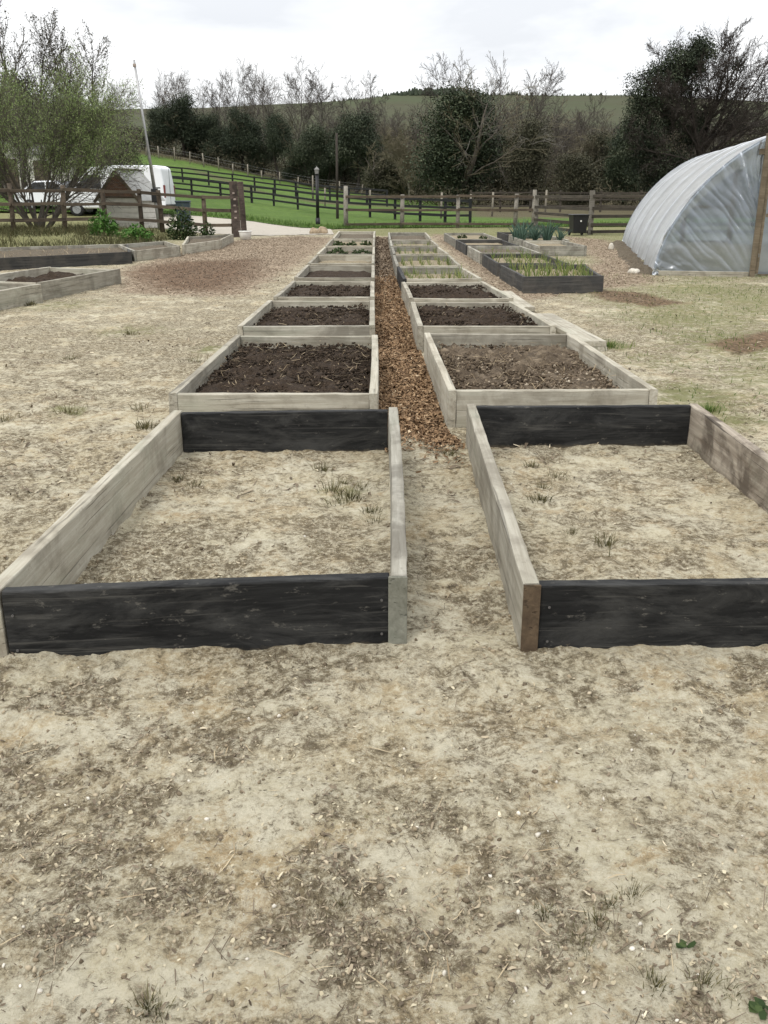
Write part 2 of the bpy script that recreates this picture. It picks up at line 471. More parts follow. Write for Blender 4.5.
def track_mat():
    m, nt, b = newmat('pale_gravel_track'); k = NT(nt); co = k.coord()
    c = k.mix(k.noise(co, 1.2, 8, 0.7), (0.30, 0.27, 0.225), (0.43, 0.395, 0.335))
    c = k.mix(k.ramp(k.noise(co, 14, 5, 0.8), [(0.56, 0.0), (0.7, 0.7)]), c, (0.17, 0.145, 0.11))
    nt.links.new(c, b.inputs['Base Color']); b.inputs['Roughness'].default_value = 0.95
    nt.links.new(k.bump(k.noise(co, 20, 6, 0.8), 0.6, 0.03), b.inputs['Normal'])
    return m
M['track'] = track_mat()

def toned(name, stops, rough=0.85, attr='tone', spec=0.15, transl=0.0, var=0.0):
    m, nt, b = newmat(name); k = NT(nt)
    t = k.attr(attr)
    if var:
        t = k.math('ADD', t, k.math('MULTIPLY_ADD', k.objrand(), var, -var / 2))
    c = k.ramp(t, stops)
    nt.links.new(c, b.inputs['Base Color']); b.inputs['Roughness'].default_value = rough
    b.inputs['Specular IOR Level'].default_value = spec
    if transl:
        tr = nt.nodes.new('ShaderNodeBsdfTranslucent'); nt.links.new(c, tr.inputs[0])
        mx = nt.nodes.new('ShaderNodeMixShader'); mx.inputs[0].default_value = transl
        nt.links.new(b.outputs[0], mx.inputs[1]); nt.links.new(tr.outputs[0], mx.inputs[2])
        out = [n for n in nt.nodes if n.type == 'OUTPUT_MATERIAL'][0]
        nt.links.new(mx.outputs[0], out.inputs[0])
    return m
M['litter'] = toned('dry_plant_litter', [(0.0, (0.06, 0.046, 0.032)), (0.4, (0.17, 0.135, 0.095)), (0.7, (0.34, 0.285, 0.20)), (1.0, (0.58, 0.51, 0.37))])
M['crust'] = toned('dry_clay_crust', [(0.0, (0.19, 0.16, 0.105)), (0.5, (0.33, 0.285, 0.195)), (1.0, (0.47, 0.42, 0.30))], 0.95)
M['straw'] = toned('pale_straw', [(0.0, (0.20, 0.15, 0.09)), (1.0, (0.50, 0.42, 0.28))])
M['chips'] = toned('wood_chip_pieces', [(0.0, (0.055, 0.034, 0.019)), (0.35, (0.15, 0.092, 0.050)), (0.65, (0.255, 0.165, 0.092)), (0.88, (0.39, 0.28, 0.17)), (1.0, (0.52, 0.43, 0.30))])
M['old_chips'] = toned('aged_wood_chip_pieces', [(0.0, (0.055, 0.040, 0.028)), (0.4, (0.14, 0.105, 0.073)), (0.75, (0.24, 0.187, 0.132)), (1.0, (0.42, 0.35, 0.26))])
M['stone'] = simple('pale_chalk_stones', (0.58, 0.54, 0.46), 0.9, var=0.4)
M['tuft'] = toned('olive_grass_blades', [(0.0, (0.045, 0.042, 0.02)), (0.5, (0.085, 0.08, 0.035)), (1.0, (0.20, 0.175, 0.09))], transl=0.15)
M['greengrass'] = toned('green_grass_blades', [(0.0, (0.025, 0.055, 0.010)), (0.6, (0.07, 0.13, 0.025)), (1.0, (0.19, 0.20, 0.07))], transl=0.2)
M['drygrass'] = toned('dead_brown_grass', [(0.0, (0.035, 0.040, 0.018)), (0.35, (0.062, 0.062, 0.027)), (0.7, (0.098, 0.084, 0.042)), (1.0, (0.062, 0.088, 0.028))], transl=0.15)
M['shoot'] = toned('green_vegetable_shoots', [(0.0, (0.075, 0.115, 0.030)), (0.6, (0.14, 0.19, 0.055)), (1.0, (0.30, 0.29, 0.12))], transl=0.25, var=0.3)
M['leek'] = toned('blue_green_leek_leaves', [(0.0, (0.035, 0.065, 0.048)), (1.0, (0.10, 0.16, 0.115))], transl=0.15, rough=0.6)
M['herb'] = toned('dark_green_leaves', [(0.0, (0.018, 0.034, 0.012)), (1.0, (0.055, 0.080, 0.028))], transl=0.15)
M['nettle'] = toned('fresh_green_leaves', [(0.0, (0.030, 0.075, 0.015)), (1.0, (0.10, 0.20, 0.045))], transl=0.2)
M['ivy'] = toned('ivy_leaves', [(0.0, (0.024, 0.034, 0.020)), (0.5, (0.046, 0.062, 0.035)), (0.85, (0.075, 0.090, 0.050)), (1.0, (0.125, 0.138, 0.08))], rough=0.7, var=0.35)
M['ever'] = toned('evergreen_leaves', [(0.0, (0.025, 0.033, 0.022)), (0.55, (0.048, 0.060, 0.036)), (1.0, (0.098, 0.108, 0.068))], rough=0.8, var=0.35)
M['olive_leaf'] = toned('olive_brown_leaves', [(0.0, (0.034, 0.036, 0.022)), (0.55, (0.068, 0.068, 0.042)), (1.0, (0.125, 0.118, 0.074))], rough=0.8, var=0.35)
M['willow'] = toned('spring_willow_leaves', [(0.0, (0.13, 0.17, 0.065)), (0.55, (0.20, 0.26, 0.10)), (1.0, (0.32, 0.37, 0.17))], rough=0.7, transl=0.25)
M['bramble'] = toned('brown_bramble', [(0.0, (0.022, 0.019, 0.012)), (0.5, (0.048, 0.044, 0.026)), (0.85, (0.080, 0.070, 0.045)), (1.0, (0.13, 0.115, 0.08))], rough=0.9)

def bark(name, a, b_, var=0.3):
    m, nt, b = newmat(name); k = NT(nt); co = k.coord()
    c = k.mix(k.noise(k.mapping(co, (1, 1, 0.25)), 9, 6, 0.7), a, b_)
    c = k.mix(1.0, c, k.math('MULTIPLY_ADD', k.objrand(), var, 1 - var / 2), 'MULTIPLY')
    nt.links.new(c, b.inputs['Base Color']); b.inputs['Roughness'].default_value = 0.9
    return m
M['bark'] = bark('grey_brown_bark', (0.060, 0.050, 0.040), (0.13, 0.115, 0.095))
M['dark_bark'] = bark('dark_bark', (0.022, 0.018, 0.015), (0.060, 0.050, 0.042))
M['pale_bark'] = bark('pale_grey_green_bark', (0.085, 0.080, 0.060), (0.185, 0.175, 0.135), 0.7)
M['twig'] = bark('brown_twigs', (0.082, 0.072, 0.046), (0.15, 0.132, 0.084), 0.7)
M['far_twig'] = bark('grey_brown_twigs', (0.058, 0.050, 0.042), (0.105, 0.092, 0.076), 0.4)
M['dead_twig'] = bark('pale_dead_branches', (0.11, 0.103, 0.085), (0.18, 0.168, 0.14), 0.4)

def soil_mat(name, a, b_, clod, lump_scale=30):
    m, nt, b = newmat(name); k = NT(nt); co = k.coord()
    c = k.mix(k.ramp(k.noise(co, lump_scale, 8, 0.75), [(0.35, 0.0), (0.65, 1.0)]), a, b_)
    c = k.mix(k.ramp(k.noise(co, 5, 7, 0.7), [(0.5, 0.0), (0.66, 0.85)]), c, clod)
    c = k.mix(k.ramp(k.noise(co, 90, 3, 0.7), [(0.64, 0.0), (0.70, 0.6)]), c, (0.26, 0.19, 0.11))
    nt.links.new(c, b.inputs['Base Color']); b.inputs['Roughness'].default_value = 0.95
    b.inputs['Specular IOR Level'].default_value = 0.15
    nt.links.new(k.bump(k.noise(co, lump_scale * 1.6, 8, 0.75), 0.9, 0.03), b.inputs['Normal'])
    return m
M['soil_dark'] = soil_mat('dark_compost', (0.017, 0.012, 0.008), (0.062, 0.043, 0.029), (0.045, 0.031, 0.021))
M['soil_mid'] = soil_mat('manure_and_clods', (0.048, 0.035, 0.024), (0.15, 0.115, 0.078), (0.215, 0.170, 0.12), 22)
M['soil_pale'] = soil_mat('dry_strawy_soil', (0.15, 0.12, 0.08), (0.33, 0.28, 0.19), (0.24, 0.20, 0.13))
M['soil_brown'] = soil_mat('brown_bed_soil', (0.070, 0.056, 0.040), (0.165, 0.138, 0.10), (0.115, 0.092, 0.066))

M['black_fence'] = simple('black_stained_rails', (0.012, 0.013, 0.013), 0.7, var=0.3, scale=3)
M['stake'] = simple('pale_split_stakes', (0.23, 0.205, 0.165), 0.9, var=0.4, scale=3)
M['van_white'] = simple('white_van_paint', (0.74, 0.76, 0.78), 0.25, var=0.10, scale=1.2, spec=0.5)
M['glass'] = simple('dark_vehicle_glass', (0.010, 0.013, 0.015), 0.06, var=0.2, spec=0.6)
M['rubber'] = simple('black_rubber', (0.015, 0.015, 0.016), 0.75)
M['rim'] = simple('grey_steel_rim', (0.32, 0.33, 0.34), 0.4, metal=0.7)
M['red_lamp'] = simple('red_lamp_lens', (0.14, 0.035, 0.03), 0.3)
M['lamp_clear'] = simple('clear_lamp_lens', (0.62, 0.63, 0.64), 0.15, spec=0.6)
M['black_plastic'] = simple('black_plastic', (0.014, 0.014, 0.015), 0.45, var=0.3)
M['blue_plastic'] = simple('slate_blue_plastic', (0.045, 0.065, 0.075), 0.5)
M['white_plastic'] = simple('white_plastic', (0.72, 0.71, 0.67), 0.45, var=0.15)
M['galv'] = simple('dull_galvanised_metal', (0.36, 0.36, 0.36), 0.5, metal=0.6, var=0.3)
M['pale_board'] = simple('off_white_boarding', (0.58, 0.56, 0.50), 0.75, var=0.22, scale=4)
M['roof_grey'] = simple('grey_roof_sheet', (0.20, 0.195, 0.185), 0.7, var=0.35, scale=2)
M['roof_pale'] = simple('pale_corrugated_sheet', (0.40, 0.40, 0.38), 0.5, var=0.3, scale=3)
M['tan_stone'] = simple('tan_stone', (0.34, 0.265, 0.18), 0.9, var=0.45, scale=9, bump=0.5)
M['metal_dark'] = simple('dark_metal', (0.03, 0.03, 0.03), 0.5, metal=0.4)
M['chain'] = simple('rusty_pale_plates', (0.33, 0.27, 0.23), 0.7, var=0.5, scale=12)
M['hoop'] = simple('galvanised_hoop', (0.42, 0.43, 0.44), 0.45, metal=0.5)

def shingle():
    m, nt, b = newmat('brown_shingled_gable'); k = NT(nt); co = k.coord()
    br = nt.nodes.new('ShaderNodeTexBrick')
    v = nt.nodes.new('ShaderNodeSeparateXYZ'); k.sock(v, 0, co)
    cb = nt.nodes.new('ShaderNodeCombineXYZ'); k.sock(cb, 0, v.outputs['X']); k.sock(cb, 1, v.outputs['Z'])
    k.sock(br, 'Vector', cb.outputs[0]); br.inputs['Scale'].default_value = 6.5
    br.inputs['Color1'].default_value = (0.27, 0.155, 0.10, 1); br.inputs['Color2'].default_value = (0.19, 0.11, 0.078, 1)
    br.inputs['Mortar'].default_value = (0.06, 0.045, 0.038, 1); br.inputs['Mortar Size'].default_value = 0.03
    nt.links.new(br.outputs['Color'], b.inputs['Base Color']); b.inputs['Roughness'].default_value = 0.85
    nt.links.new(k.bump(br.outputs['Fac'], -0.6, 0.02), b.inputs['Normal'])
    return m
M['shingle'] = shingle()

def film_mat(name, transp, tint, white, oblique):
    m = bpy.data.materials.new(name); m.use_nodes = True; nt = m.node_tree; nt.nodes.clear(); k = NT(nt)
    out = nt.nodes.new('ShaderNodeOutputMaterial')
    co = k.coord()
    dirty = k.noise(k.mapping(co, (1, 1, 1)), 2.2, 7, 0.7)
    wr = k.noise(co, 7, 5, 0.6, 0.6)
    nrm = k.bump(k.math('ADD', wr, k.math('MULTIPLY', dirty, 0.6)), 0.25, 0.03)
    tp = nt.nodes.new('ShaderNodeBsdfTransparent'); tp.inputs[0].default_value = (*tint, 1)
    tl = nt.nodes.new('ShaderNodeBsdfTranslucent'); tl.inputs[0].default_value = (*white, 1)
    df = nt.nodes.new('ShaderNodeBsdfDiffuse'); df.inputs[0].default_value = (*white, 1)
    gl = nt.nodes.new('ShaderNodeBsdfGlossy'); gl.inputs['Roughness'].default_value = 0.33; gl.inputs[0].default_value = (0.9, 0.93, 0.97, 1)
    for s in (tl, df, gl): nt.links.new(nrm, s.inputs['Normal'])
    def mixs(f, a, b_):
        n = nt.nodes.new('ShaderNodeMixShader'); k.sock(n, 0, f)
        nt.links.new(a, n.inputs[1]); nt.links.new(b_, n.inputs[2]); return n.outputs[0]
    s = mixs(0.35, tl.outputs[0], df.outputs[0])
    lw = nt.nodes.new('ShaderNodeLayerWeight'); lw.inputs['Blend'].default_value = 0.38
    nt.links.new(nrm, lw.inputs['Normal'])
    # the film looks whiter the more obliquely one looks through it
    clear = k.math('SUBTRACT', k.ramp(dirty, [(0.3, transp - 0.10), (0.7, transp + 0.10)]), k.math('MULTIPLY', k.math('POWER', lw.outputs['Facing'], 2.4), oblique))
    s = mixs(k.math('MAXIMUM', clear, 0.02), s, tp.outputs[0])
    s = mixs(k.math('MULTIPLY_ADD', lw.outputs['Fresnel'], 0.85, 0.05), s, gl.outputs[0])
    nt.links.new(s, out.inputs[0])
    return m
M['film'] = film_mat('polythene_film', 0.74, (0.84, 0.86, 0.88), (0.90, 0.90, 0.90), 1.0)
M['film_end'] = film_mat('clear_end_film', 0.62, (0.66, 0.73, 0.80), (0.40, 0.45, 0.51), 0.3)

# ------------------------------------------------------------------ ground sheets
def poly_mask(x, y, poly, soft):
    """signed distance style mask of a world polygon, soft edge in metres"""
    px = np.array([p[0] for p in poly]); py = np.array([p[1] for p in poly])
    inside = np.zeros(x.shape, bool); dist = np.full(x.shape, 1e9)
    n = len(poly)
    for i in range(n):
        x0, y0, x1, y1 = px[i], py[i], px[(i + 1) % n], py[(i + 1) % n]
        cond = ((y0 > y) != (y1 > y)) & (x < (x1 - x0) * (y - y0) / (y1 - y0 + 1e-12) + x0)
        inside ^= cond
        dx, dy = x1 - x0, y1 - y0
        t = np.clip(((x - x0) * dx + (y - y0) * dy) / (dx * dx + dy * dy + 1e-9), 0, 1)
        dist = np.minimum(dist, np.hypot(x - x0 - t * dx, y - y0 - t * dy))
    sd = np.where(inside, dist, -dist)
    return sstep(-soft, soft, sd)

def gpoly(pts): return [(G(a, b).x, G(a, b).y) for a, b in pts]
CHIP_ZONES = [gpoly([(128, 268), (210, 242), (300, 236), (334, 238), (300, 266), (240, 296), (180, 296), (118, 292)]),
              gpoly([(478, 262), (515, 300), (600, 290), (660, 283), (628, 252), (606, 240), (560, 236), (600, 262), (520, 290), (484, 256), (442, 234), (430, 234)]),
              gpoly([(430, 236), (442, 234), (540, 300), (505, 300)])]
MULCH = gpoly([(120, 272), (170, 262), (262, 258), (262, 276), (228, 292), (150, 290)])
MULCH2 = gpoly([(580, 289), (640, 292), (690, 304), (650, 308), (600, 300)])
MULCH3 = gpoly([(700, 345), (768, 330), (800, 345), (740, 356)])
GREEN_SPOTS = [(708, 408, 0.16, 1.0), (610, 345, 0.22, 0.9), (690, 395, 0.5, 0.6), (740, 345, 0.9, 0.55), (690, 318, 1.2, 0.55), (760, 300, 1.6, 0.55),
               (620, 300, 1.0, 0.35), (700, 290, 1.2, 0.6), (660, 360, 0.5, 0.4), (740, 420, 0.3, 0.5), (560, 246, 3.0, 0.5), (600, 240, 4.0, 0.6),
               (450, 231, 3.5, 0.7), (380, 231, 3.0, 0.6), (520, 233, 4, 0.8), (640, 236, 5, 0.6), (90, 262, 1.4, 0.45), (100, 253, 3, 0.5), (40, 240, 5, 0.9), (150, 238, 3, 0.7),
               (70, 410, 0.15, 0.5), (210, 350, 0.2, 0.55), (60, 305, 0.8, 0.4), (130, 330, 0.5, 0.4), (345, 490, 0.14, 0.4), (790, 380, 0.8, 0.5)]

def masks(X, Y):
    d = dirt_mask(X, Y)
    chip = np.zeros(X.shape)
    for z in CHIP_ZONES: chip = np.maximum(chip, poly_mask(X, Y, z, 1.1))
    mul = np.maximum(poly_mask(X, Y, MULCH, 1.3), np.maximum(poly_mask(X, Y, MULCH2, 0.35), poly_mask(X, Y, MULCH3, 0.3)))
    gr = np.zeros(X.shape)
    for px, py, r, s in GREEN_SPOTS:
        c = G(px, py)
        gr = np.maximum(gr, s * np.exp(-(((X - c.x) / r) ** 2 + ((Y - c.y) / (r * 1.2)) ** 2)))
    gr = np.maximum(gr, 0.35 * sstep(2.0, 3.4, X) * sstep(16, 9, Y) * sstep(4, 6, Y))
    gr = np.maximum(gr, 1.0 * sstep(-5.8, -8.0, X) * sstep(22.5, 25.5, Y) * sstep(50, 46, Y))
    gr = np.maximum(gr, 0.42 * sstep(1.9, 3.2, X) * sstep(30, 18, Y) * sstep(5, 8, Y) * (0.4 + fbm(X * .8, Y * .8, 3, 99)))
    gr = np.maximum(gr, 0.75 * sstep(30.5, 33.5, Y) * sstep(50, 46, Y) * sstep(-2.2, -1.0, X))
    return d, gr, chip, mul

def build_ground():
    ys = [-60, -20, -6, -1.5, 0.2]
    y = 0.7
    while y < 800:
        ys.append(y); y += 0.0066 * y ** 1.28 + 0.0016
    ys = np.array(ys)
    c = np.linspace(-1, 1, 470)
    ext = np.array([1.15, 1.5, 2.2, 4, 9, 25, 80, 300])
    c = np.concatenate([-ext[::-1], c, ext])
    W = 1.3 + 0.52 * np.clip(ys, 0.5, None)
    X = c[None, :] * W[:, None]
    X = np.clip(X, -900, 900)
    # keep clipped columns from folding on each other
    X = X + np.where(np.abs(c[None, :]) > 1, c[None, :] * 0.02, 0)
    Y = np.repeat(ys[:, None], len(c), 1)
    Z = ground_z(X, Y) - sstep(44, 52, Y) * 0.4
    d, gr, chip, mul = masks(X, Y)
    Z = Z + 0.02 * chip * (fbm(X * 6, Y * 6, 3, 4) - 0.3) * sstep(60, 30, Y)
    me = grid_mesh('ground', X, Y, Z, {'dirt': d, 'green': gr, 'chip': chip, 'mulch': mul})
    o = link('ground', me, M['ground'])
    tag(o, 'bare sandy trodden ground with dark litter patches', 'ground', kind='structure')
build_ground()

# green field beyond the fence, its near edge follows the track
FE_PX = [-700, -250, 0, 60, 180, 230, 252, 262, 290, 330, 350, 460, 640, 768, 1500]
FE_Y = [44, 44, 46, 46, 46, 44.5, 43.5, 42.5, 40.5, 38.3, 39.0, 40.4, 41, 42, 43]
FE_U = [(p - 384) / 975.0 for p in FE_PX]
def build_field():
    us = np.linspace(-1.1, 1.1, 420)
    t = np.linspace(0, 1, 170) ** 1.5
    y0 = np.interp(us, FE_U, FE_Y) + 0.35 * (fbm(us * 60, us * 0, 4, 5) - 0.5)
    Y = y0[None, :] + (135 - y0[None, :]) * t[:, None]
    X = us[None, :] * Y
    Z = T(X, Y) + 0.03 + 0.08 * (fbm(X * 0.7, Y * 0.7, 4, 8) - 0.5) * sstep(0, 0.1, t)[:, None]
    up = sstep(98, 116, Y)
    rough = np.maximum(up * 1.0, sstep(0.02, 0.12, us)[None, :] * sstep(41, 56, Y) * 0.72)
    strip = np.exp(-((Y - 104 + 30 * sstep(-0.25, -0.05, us)[None, :]) / 5.0) ** 2) * 0.6 * sstep(-0.3, -0.15, us)[None, :]
    rough = np.maximum(rough, strip)
    me = grid_mesh('field', X, Y, Z, {'rough': rough})
    tag(link('grass_field', me, M['grass']), 'green sloping pasture beyond the fences', 'field', kind='structure')
build_field()

def build_hill():
    us = np.linspace(-1.3, 1.3, 260)
    ys = np.concatenate([np.linspace(126, 425, 90), np.linspace(432, 700, 14)])
    Y = np.repeat(ys[:, None], len(us), 1); X = us[None, :] * Y
    Z = T(X, Y) + 0.12 + 1.2 * (fbm(X * 0.03, Y * 0.03, 4, 2) - 0.5) * sstep(126, 180, Y)
    tag(link('hill', grid_mesh('hill', X, Y, Z), M['hill']), 'dull green and brown hillside along the skyline', 'hill', kind='structure')
build_hill()

def build_track():
    edge = [(120, 44.8), (180, 46.6), (232, 45.1), (253, 44.2), (262, 43.2), (291, 41.1), (331, 38.6)]
    near = [(150, 36.0), (185, 34.5), (225, 33.5), (250, 32.6), (270, 32.3), (300, 33.0), (334, 33.6)]
    n = 90; t = np.linspace(0, 1, n)
    def line(p):
        s = np.linspace(0, 1, len(p))
        xs = np.interp(t, s, [XP(a, b) for a, b in p]); yy = np.interp(t, s, [b for a, b in p])
        return xs, yy
    x1, y1 = line(edge); x0, y0 = line(near)
    y0 = y0 + 0.5 * (fbm(t * 30, t * 0, 4, 3) - 0.5)
    w = np.linspace(0, 1, 40)[:, None]
    X = x0 * (1 - w) + x1 * w; Y = y0 * (1 - w) + y1 * w
    Z = ground_z(X, Y) + 0.012
    tag(link('gravel_track', grid_mesh('track', X, Y, Z), M['track']), 'pale gravel track curving in through the gate opening', 'track', kind='structure')
build_track()

# ------------------------------------------------------------------ scatter helpers
def flakes(P, L, Wd, rng, tilt=0.35, curl=0.3, tone=None, yaw=None):
    """small bent leaf and chip shapes: two quads each with a fold, lying at points P"""
    n = len(P)
    yaw = rng.uniform(0, 2 * pi, n) if yaw is None else yaw
    pit = rng.normal(0, tilt, n); rol = rng.normal(0, tilt, n)
    ax = np.stack([np.cos(yaw) * np.cos(pit), np.sin(yaw) * np.cos(pit), np.sin(pit)], 1)
    s = np.stack([-np.sin(yaw) * np.cos(rol), np.cos(yaw) * np.cos(rol), np.sin(rol)], 1)
    up = np.cross(ax, s)
    L = np.broadcast_to(L, (n,)); Wd = np.broadcast_to(Wd, (n,))
    cur = rng.normal(0, curl, n)
    pts = []
    for a, w0, w1, lift in ((-0.5, -0.25, 0.25, 0.0), (0.0, -0.5, 0.5, 1.0), (0.5, -0.3, 0.3, 0.0)):
        for w in (w0, w1):
            pts.append(P + ax * (a * L)[:, None] + s * (w * Wd)[:, None] + up * (lift * cur * L * 0.25)[:, None])
    V = np.stack(pts, 1).reshape(-1, 3)
    i = np.arange(n)[:, None] * 6
    F = np.concatenate([i + np.array([[0, 2, 3, 1]]), i + np.array([[2, 4, 5, 3]])], 0)
    tone = rng.random(n) if tone is None else tone
    return V, F, np.repeat(tone, 6)

def blades(P, H, Wd, rng, lean=0.45, tone=None, segs=2, out=None):
    """upright tapering grass blades"""
    n = len(P); yaw = rng.uniform(0, 2 * pi, n)
    H = np.broadcast_to(H, (n,)); Wd = np.broadcast_to(Wd, (n,))
    s = np.stack([np.cos(yaw), np.sin(yaw), 0 * yaw], 1)
    if out is None:
        a2 = rng.uniform(0, 2 * pi, n); ln = np.abs(rng.normal(0, lean, n))
        out = np.stack([np.cos(a2) * ln, np.sin(a2) * ln, 0 * ln], 1)
    pts = []
    for t, w in ((0, 1.0), (0.5, 0.8), (1.0, 0.12)):
        c = P + out * (H * t ** 1.7)[:, None] + np.array([0, 0, 1.0]) * (H * t * (1 - 0.25 * t * np.clip(np.linalg.norm(out, axis=1), 0, 1.5)))[:, None]
        pts += [c - s * (Wd * w * 0.5)[:, None], c + s * (Wd * w * 0.5)[:, None]]
    V = np.stack(pts, 1).reshape(-1, 3)
    i = np.arange(n)[:, None] * 6
    F = np.concatenate([i + np.array([[0, 1, 3, 2]]), i + np.array([[2, 3, 5, 4]])], 0)
    tone = rng.random(n) if tone is None else tone
    return V, F, np.repeat(tone, 6)

def cat(parts):
    Vs, Fs, Ts, o = [], [], [], 0
    for V, F, t in parts:
        Vs.append(V); Fs.append(F + o); Ts.append(t); o += len(V)
    return np.concatenate(Vs), np.concatenate(Fs), np.concatenate(Ts)

def rand_wedge(n, rng, y0=0.8, y1=14.0, p=1.0):
    # density falls with distance like 1/y^(1+p) per unit length
    u = rng.random(n)
    y = (y0 ** -p + u * (y1 ** -p - y0 ** -p)) ** (-1 / p)
    x = rng.uniform(-1, 1, n) * (1.2 + 0.55 * y)
    return x, y

# beds in which the bare ground shows or does not: filled beds keep litter off
FILLED = []   # world quads, filled in below

# ------------------------------------------------------------------ raised beds
def board_mesh(L, h, t, rng, n=14):
    """a sawn plank along +x with softened, slightly chipped edges; origin at its centre"""
    r = 0.006
    prof = []
    for sx, sz in ((1, 1), (-1, 1), (-1, -1), (1, -1)):
        cx, cz = sx * (t / 2 - r), sz * (h / 2 - r)
        a0 = {(1, 1): 0, (-1, 1): 90, (-1, -1): 180, (1, -1): 270}[(sx, sz)]
        for a in (0, 45, 90):
            prof.append((cx + r * cos(radians(a0 + a)), cz + r * sin(radians(a0 + a))))
    # intermediate points on the broad faces
    full = []
    for i in range(len(prof)):
        p, q = prof[i], prof[(i + 1) % len(prof)]
        full.append(p)
        if hypot(p[0] - q[0], p[1] - q[1]) > 0.08:
            for f in (0.33, 0.66): full.append((p[0] * (1 - f) + q[0] * f, p[1] * (1 - f) + q[1] * f))
    k = len(full); xs = np.linspace(-L / 2, L / 2, n)
    bow = rng.normal(0, 0.004); bowz = rng.normal(0, 0.003); cup = rng.normal(0, 0.002)
    V = []
    for i, x in enumerate(xs):
        s = 1 - (2 * x / L) ** 2
        for (a, b) in full:
            jag = rng.normal(0, 0.0009)
            jz = rng.normal(0, 0.0007) if b > h * 0.4 else 0
            ex = 0
            if i in (0, n - 1): ex = rng.normal(0, 0.0015)
            V.append((x + ex, a + bow * s + jag + cup * (2 * b / h) ** 2, b + bowz * s + jz))
    me = bpy.data.meshes.new('board')
    F = []
    for i in range(n - 1):
        for j in range(k):
            F.append((i * k + j, i * k + (j + 1) % k, (i + 1) * k + (j + 1) % k, (i + 1) * k + j))
    F.append(tuple(range(k))); F.append(tuple((n - 1) * k + j for j in range(k))[::-1])
    me.from_pydata([tuple(v) for v in V], [], F)
    bm = bmesh.new(); bm.from_mesh(me); bmesh.ops.recalc_face_normals(bm, faces=bm.faces[:]); bm.to_mesh(me); bm.free()
    return me

def place_board(name, a, b, z, h, t, mat, parent, rng, label=None, n=14):
    """board with its centreline from a to b (in the parent's frame), bottom at z"""
    d = Vector((b[0] - a[0], b[1] - a[1])); L = d.length
    me = board_mesh(L, h, t, rng, n)
    o = link(name, me, mat, parent, ((a[0] + b[0]) / 2, (a[1] + b[1]) / 2, z + h / 2), (0, 0, math.atan2(d.y, d.x)))
    if label: o['label'] = label
    return o

def inset_quad(q, t):
    """corner points moved inwards by t from both neighbouring edges"""
    res = []
    for i in range(4):
        p = q[i]; e1 = (q[(i + 1) % 4] - p).normalized(); e0 = (q[i - 1] - p).normalized()
        s = abs(e1.x * e0.y - e1.y * e0.x)
        res.append(p + (e1 + e0) * (t / max(s, 0.3)))
    return res

BED_H = 0.225
def bed(label, corners, mats, soil=None, soil_z=0.16, amp=0.03, group='raised beds', overlap='sides', h=BED_H, t=0.05, drop=0.03, mound=0.0, plabels=None, skip=(), soil_res=None, quality=14):
    """corners: outer front-left, front-right, back-right, back-left in world metres; mats: front, right, back, left"""
    rng = np.random.default_rng(abs(hash((round(corners[0][0] * 100), round(corners[0][1] * 100)))) % 99991)
    q = [Vector((c[0], c[1])) for c in corners]
    cen = sum(q, Vector((0, 0))) / 4
    zb = T(cen.x, cen.y)
    root = thing('raised_bed', label, 'raised bed', (cen.x, cen.y, float(zb)), 0, group)
    q = [p - cen for p in q]
    mid = inset_quad(q, t / 2); inn = inset_quad(q, t)
    names = ['front_board', 'side_board', 'back_board', 'side_board']
    for i in range(4):
        if i in skip: continue
        a, b = q[i], q[(i + 1) % 4]
        am, bm_ = mid[i], mid[(i + 1) % 4]
        d = (bm_ - am).normalized()
        side = i in (1, 3)
        longb = side if overlap == 'sides' else not side
        if longb: s, e = am - d * (t / 2), bm_ + d * (t / 2)
        else: s, e = am + d * (t / 2 + 0.003), bm_ - d * (t / 2 + 0.003)
        hh = h + (0.006 if longb else 0)
        place_board(names[i], s, e, -drop, hh + drop - rng.uniform(0, 0.004), t - (0 if longb else 0.003), M[mats[i]], root, rng, (plabels or {}).get(i), quality)
    if soil:
        res = soil_res or max(0.03, 0.004 * cen.length)
        nx = max(6, int((inn[1] - inn[0]).length / res)); ny = max(6, int((inn[3] - inn[0]).length / res))
        u = np.linspace(0, 1, nx)[None, :]; v = np.linspace(0, 1, ny)[:, None]
        X = (inn[0].x * (1 - u) + inn[1].x * u) * (1 - v) + (inn[3].x * (1 - u) + inn[2].x * u) * v
        Y = (inn[0].y * (1 - u) + inn[1].y * u) * (1 - v) + (inn[3].y * (1 - u) + inn[2].y * u) * v
        wx, wy = X + cen.x, Y + cen.y
        Z = soil_z + amp * 2.0 * (fbm(wx * 3, wy * 3, 3, 61) - 0.5) + amp * 2.2 * (fbm(wx * 11, wy * 11, 3, 13, 0.6) - 0.5) + amp * 1.1 * (fbm(wx * 30, wy * 30, 2, 19) - 0.5)
        edge = np.minimum(np.minimum(u, 1 - u) * (inn[1] - inn[0]).length, np.minimum(v, 1 - v) * (inn[3] - inn[0]).length)
        Z = Z - 0.035 * sstep(0.16, 0.0, edge) + mound * sstep(0, 0.4, edge)
        link('soil', grid_mesh('soil', X, Y, Z), M[soil], root)
        FILLED.append([(p.x + cen.x, p.y + cen.y) for p in q])
    root['bed_z'] = float(zb)
    return root

def Q(*px, z=BED_H): return [(G(a, b, z).x, G(a, b, z).y) for a, b in px]
def Qw(fl, bl, w=1.22, z=BED_H):
    a = G(*fl, z); b = G(*bl, z); d = (b - a).normalized(); r = Vector((d.y, -d.x, 0)) * w
    return [(a.x, a.y), (a.x + r.x, a.y + r.y), (b.x + r.x, b.y + r.y), (b.x, b.y)]

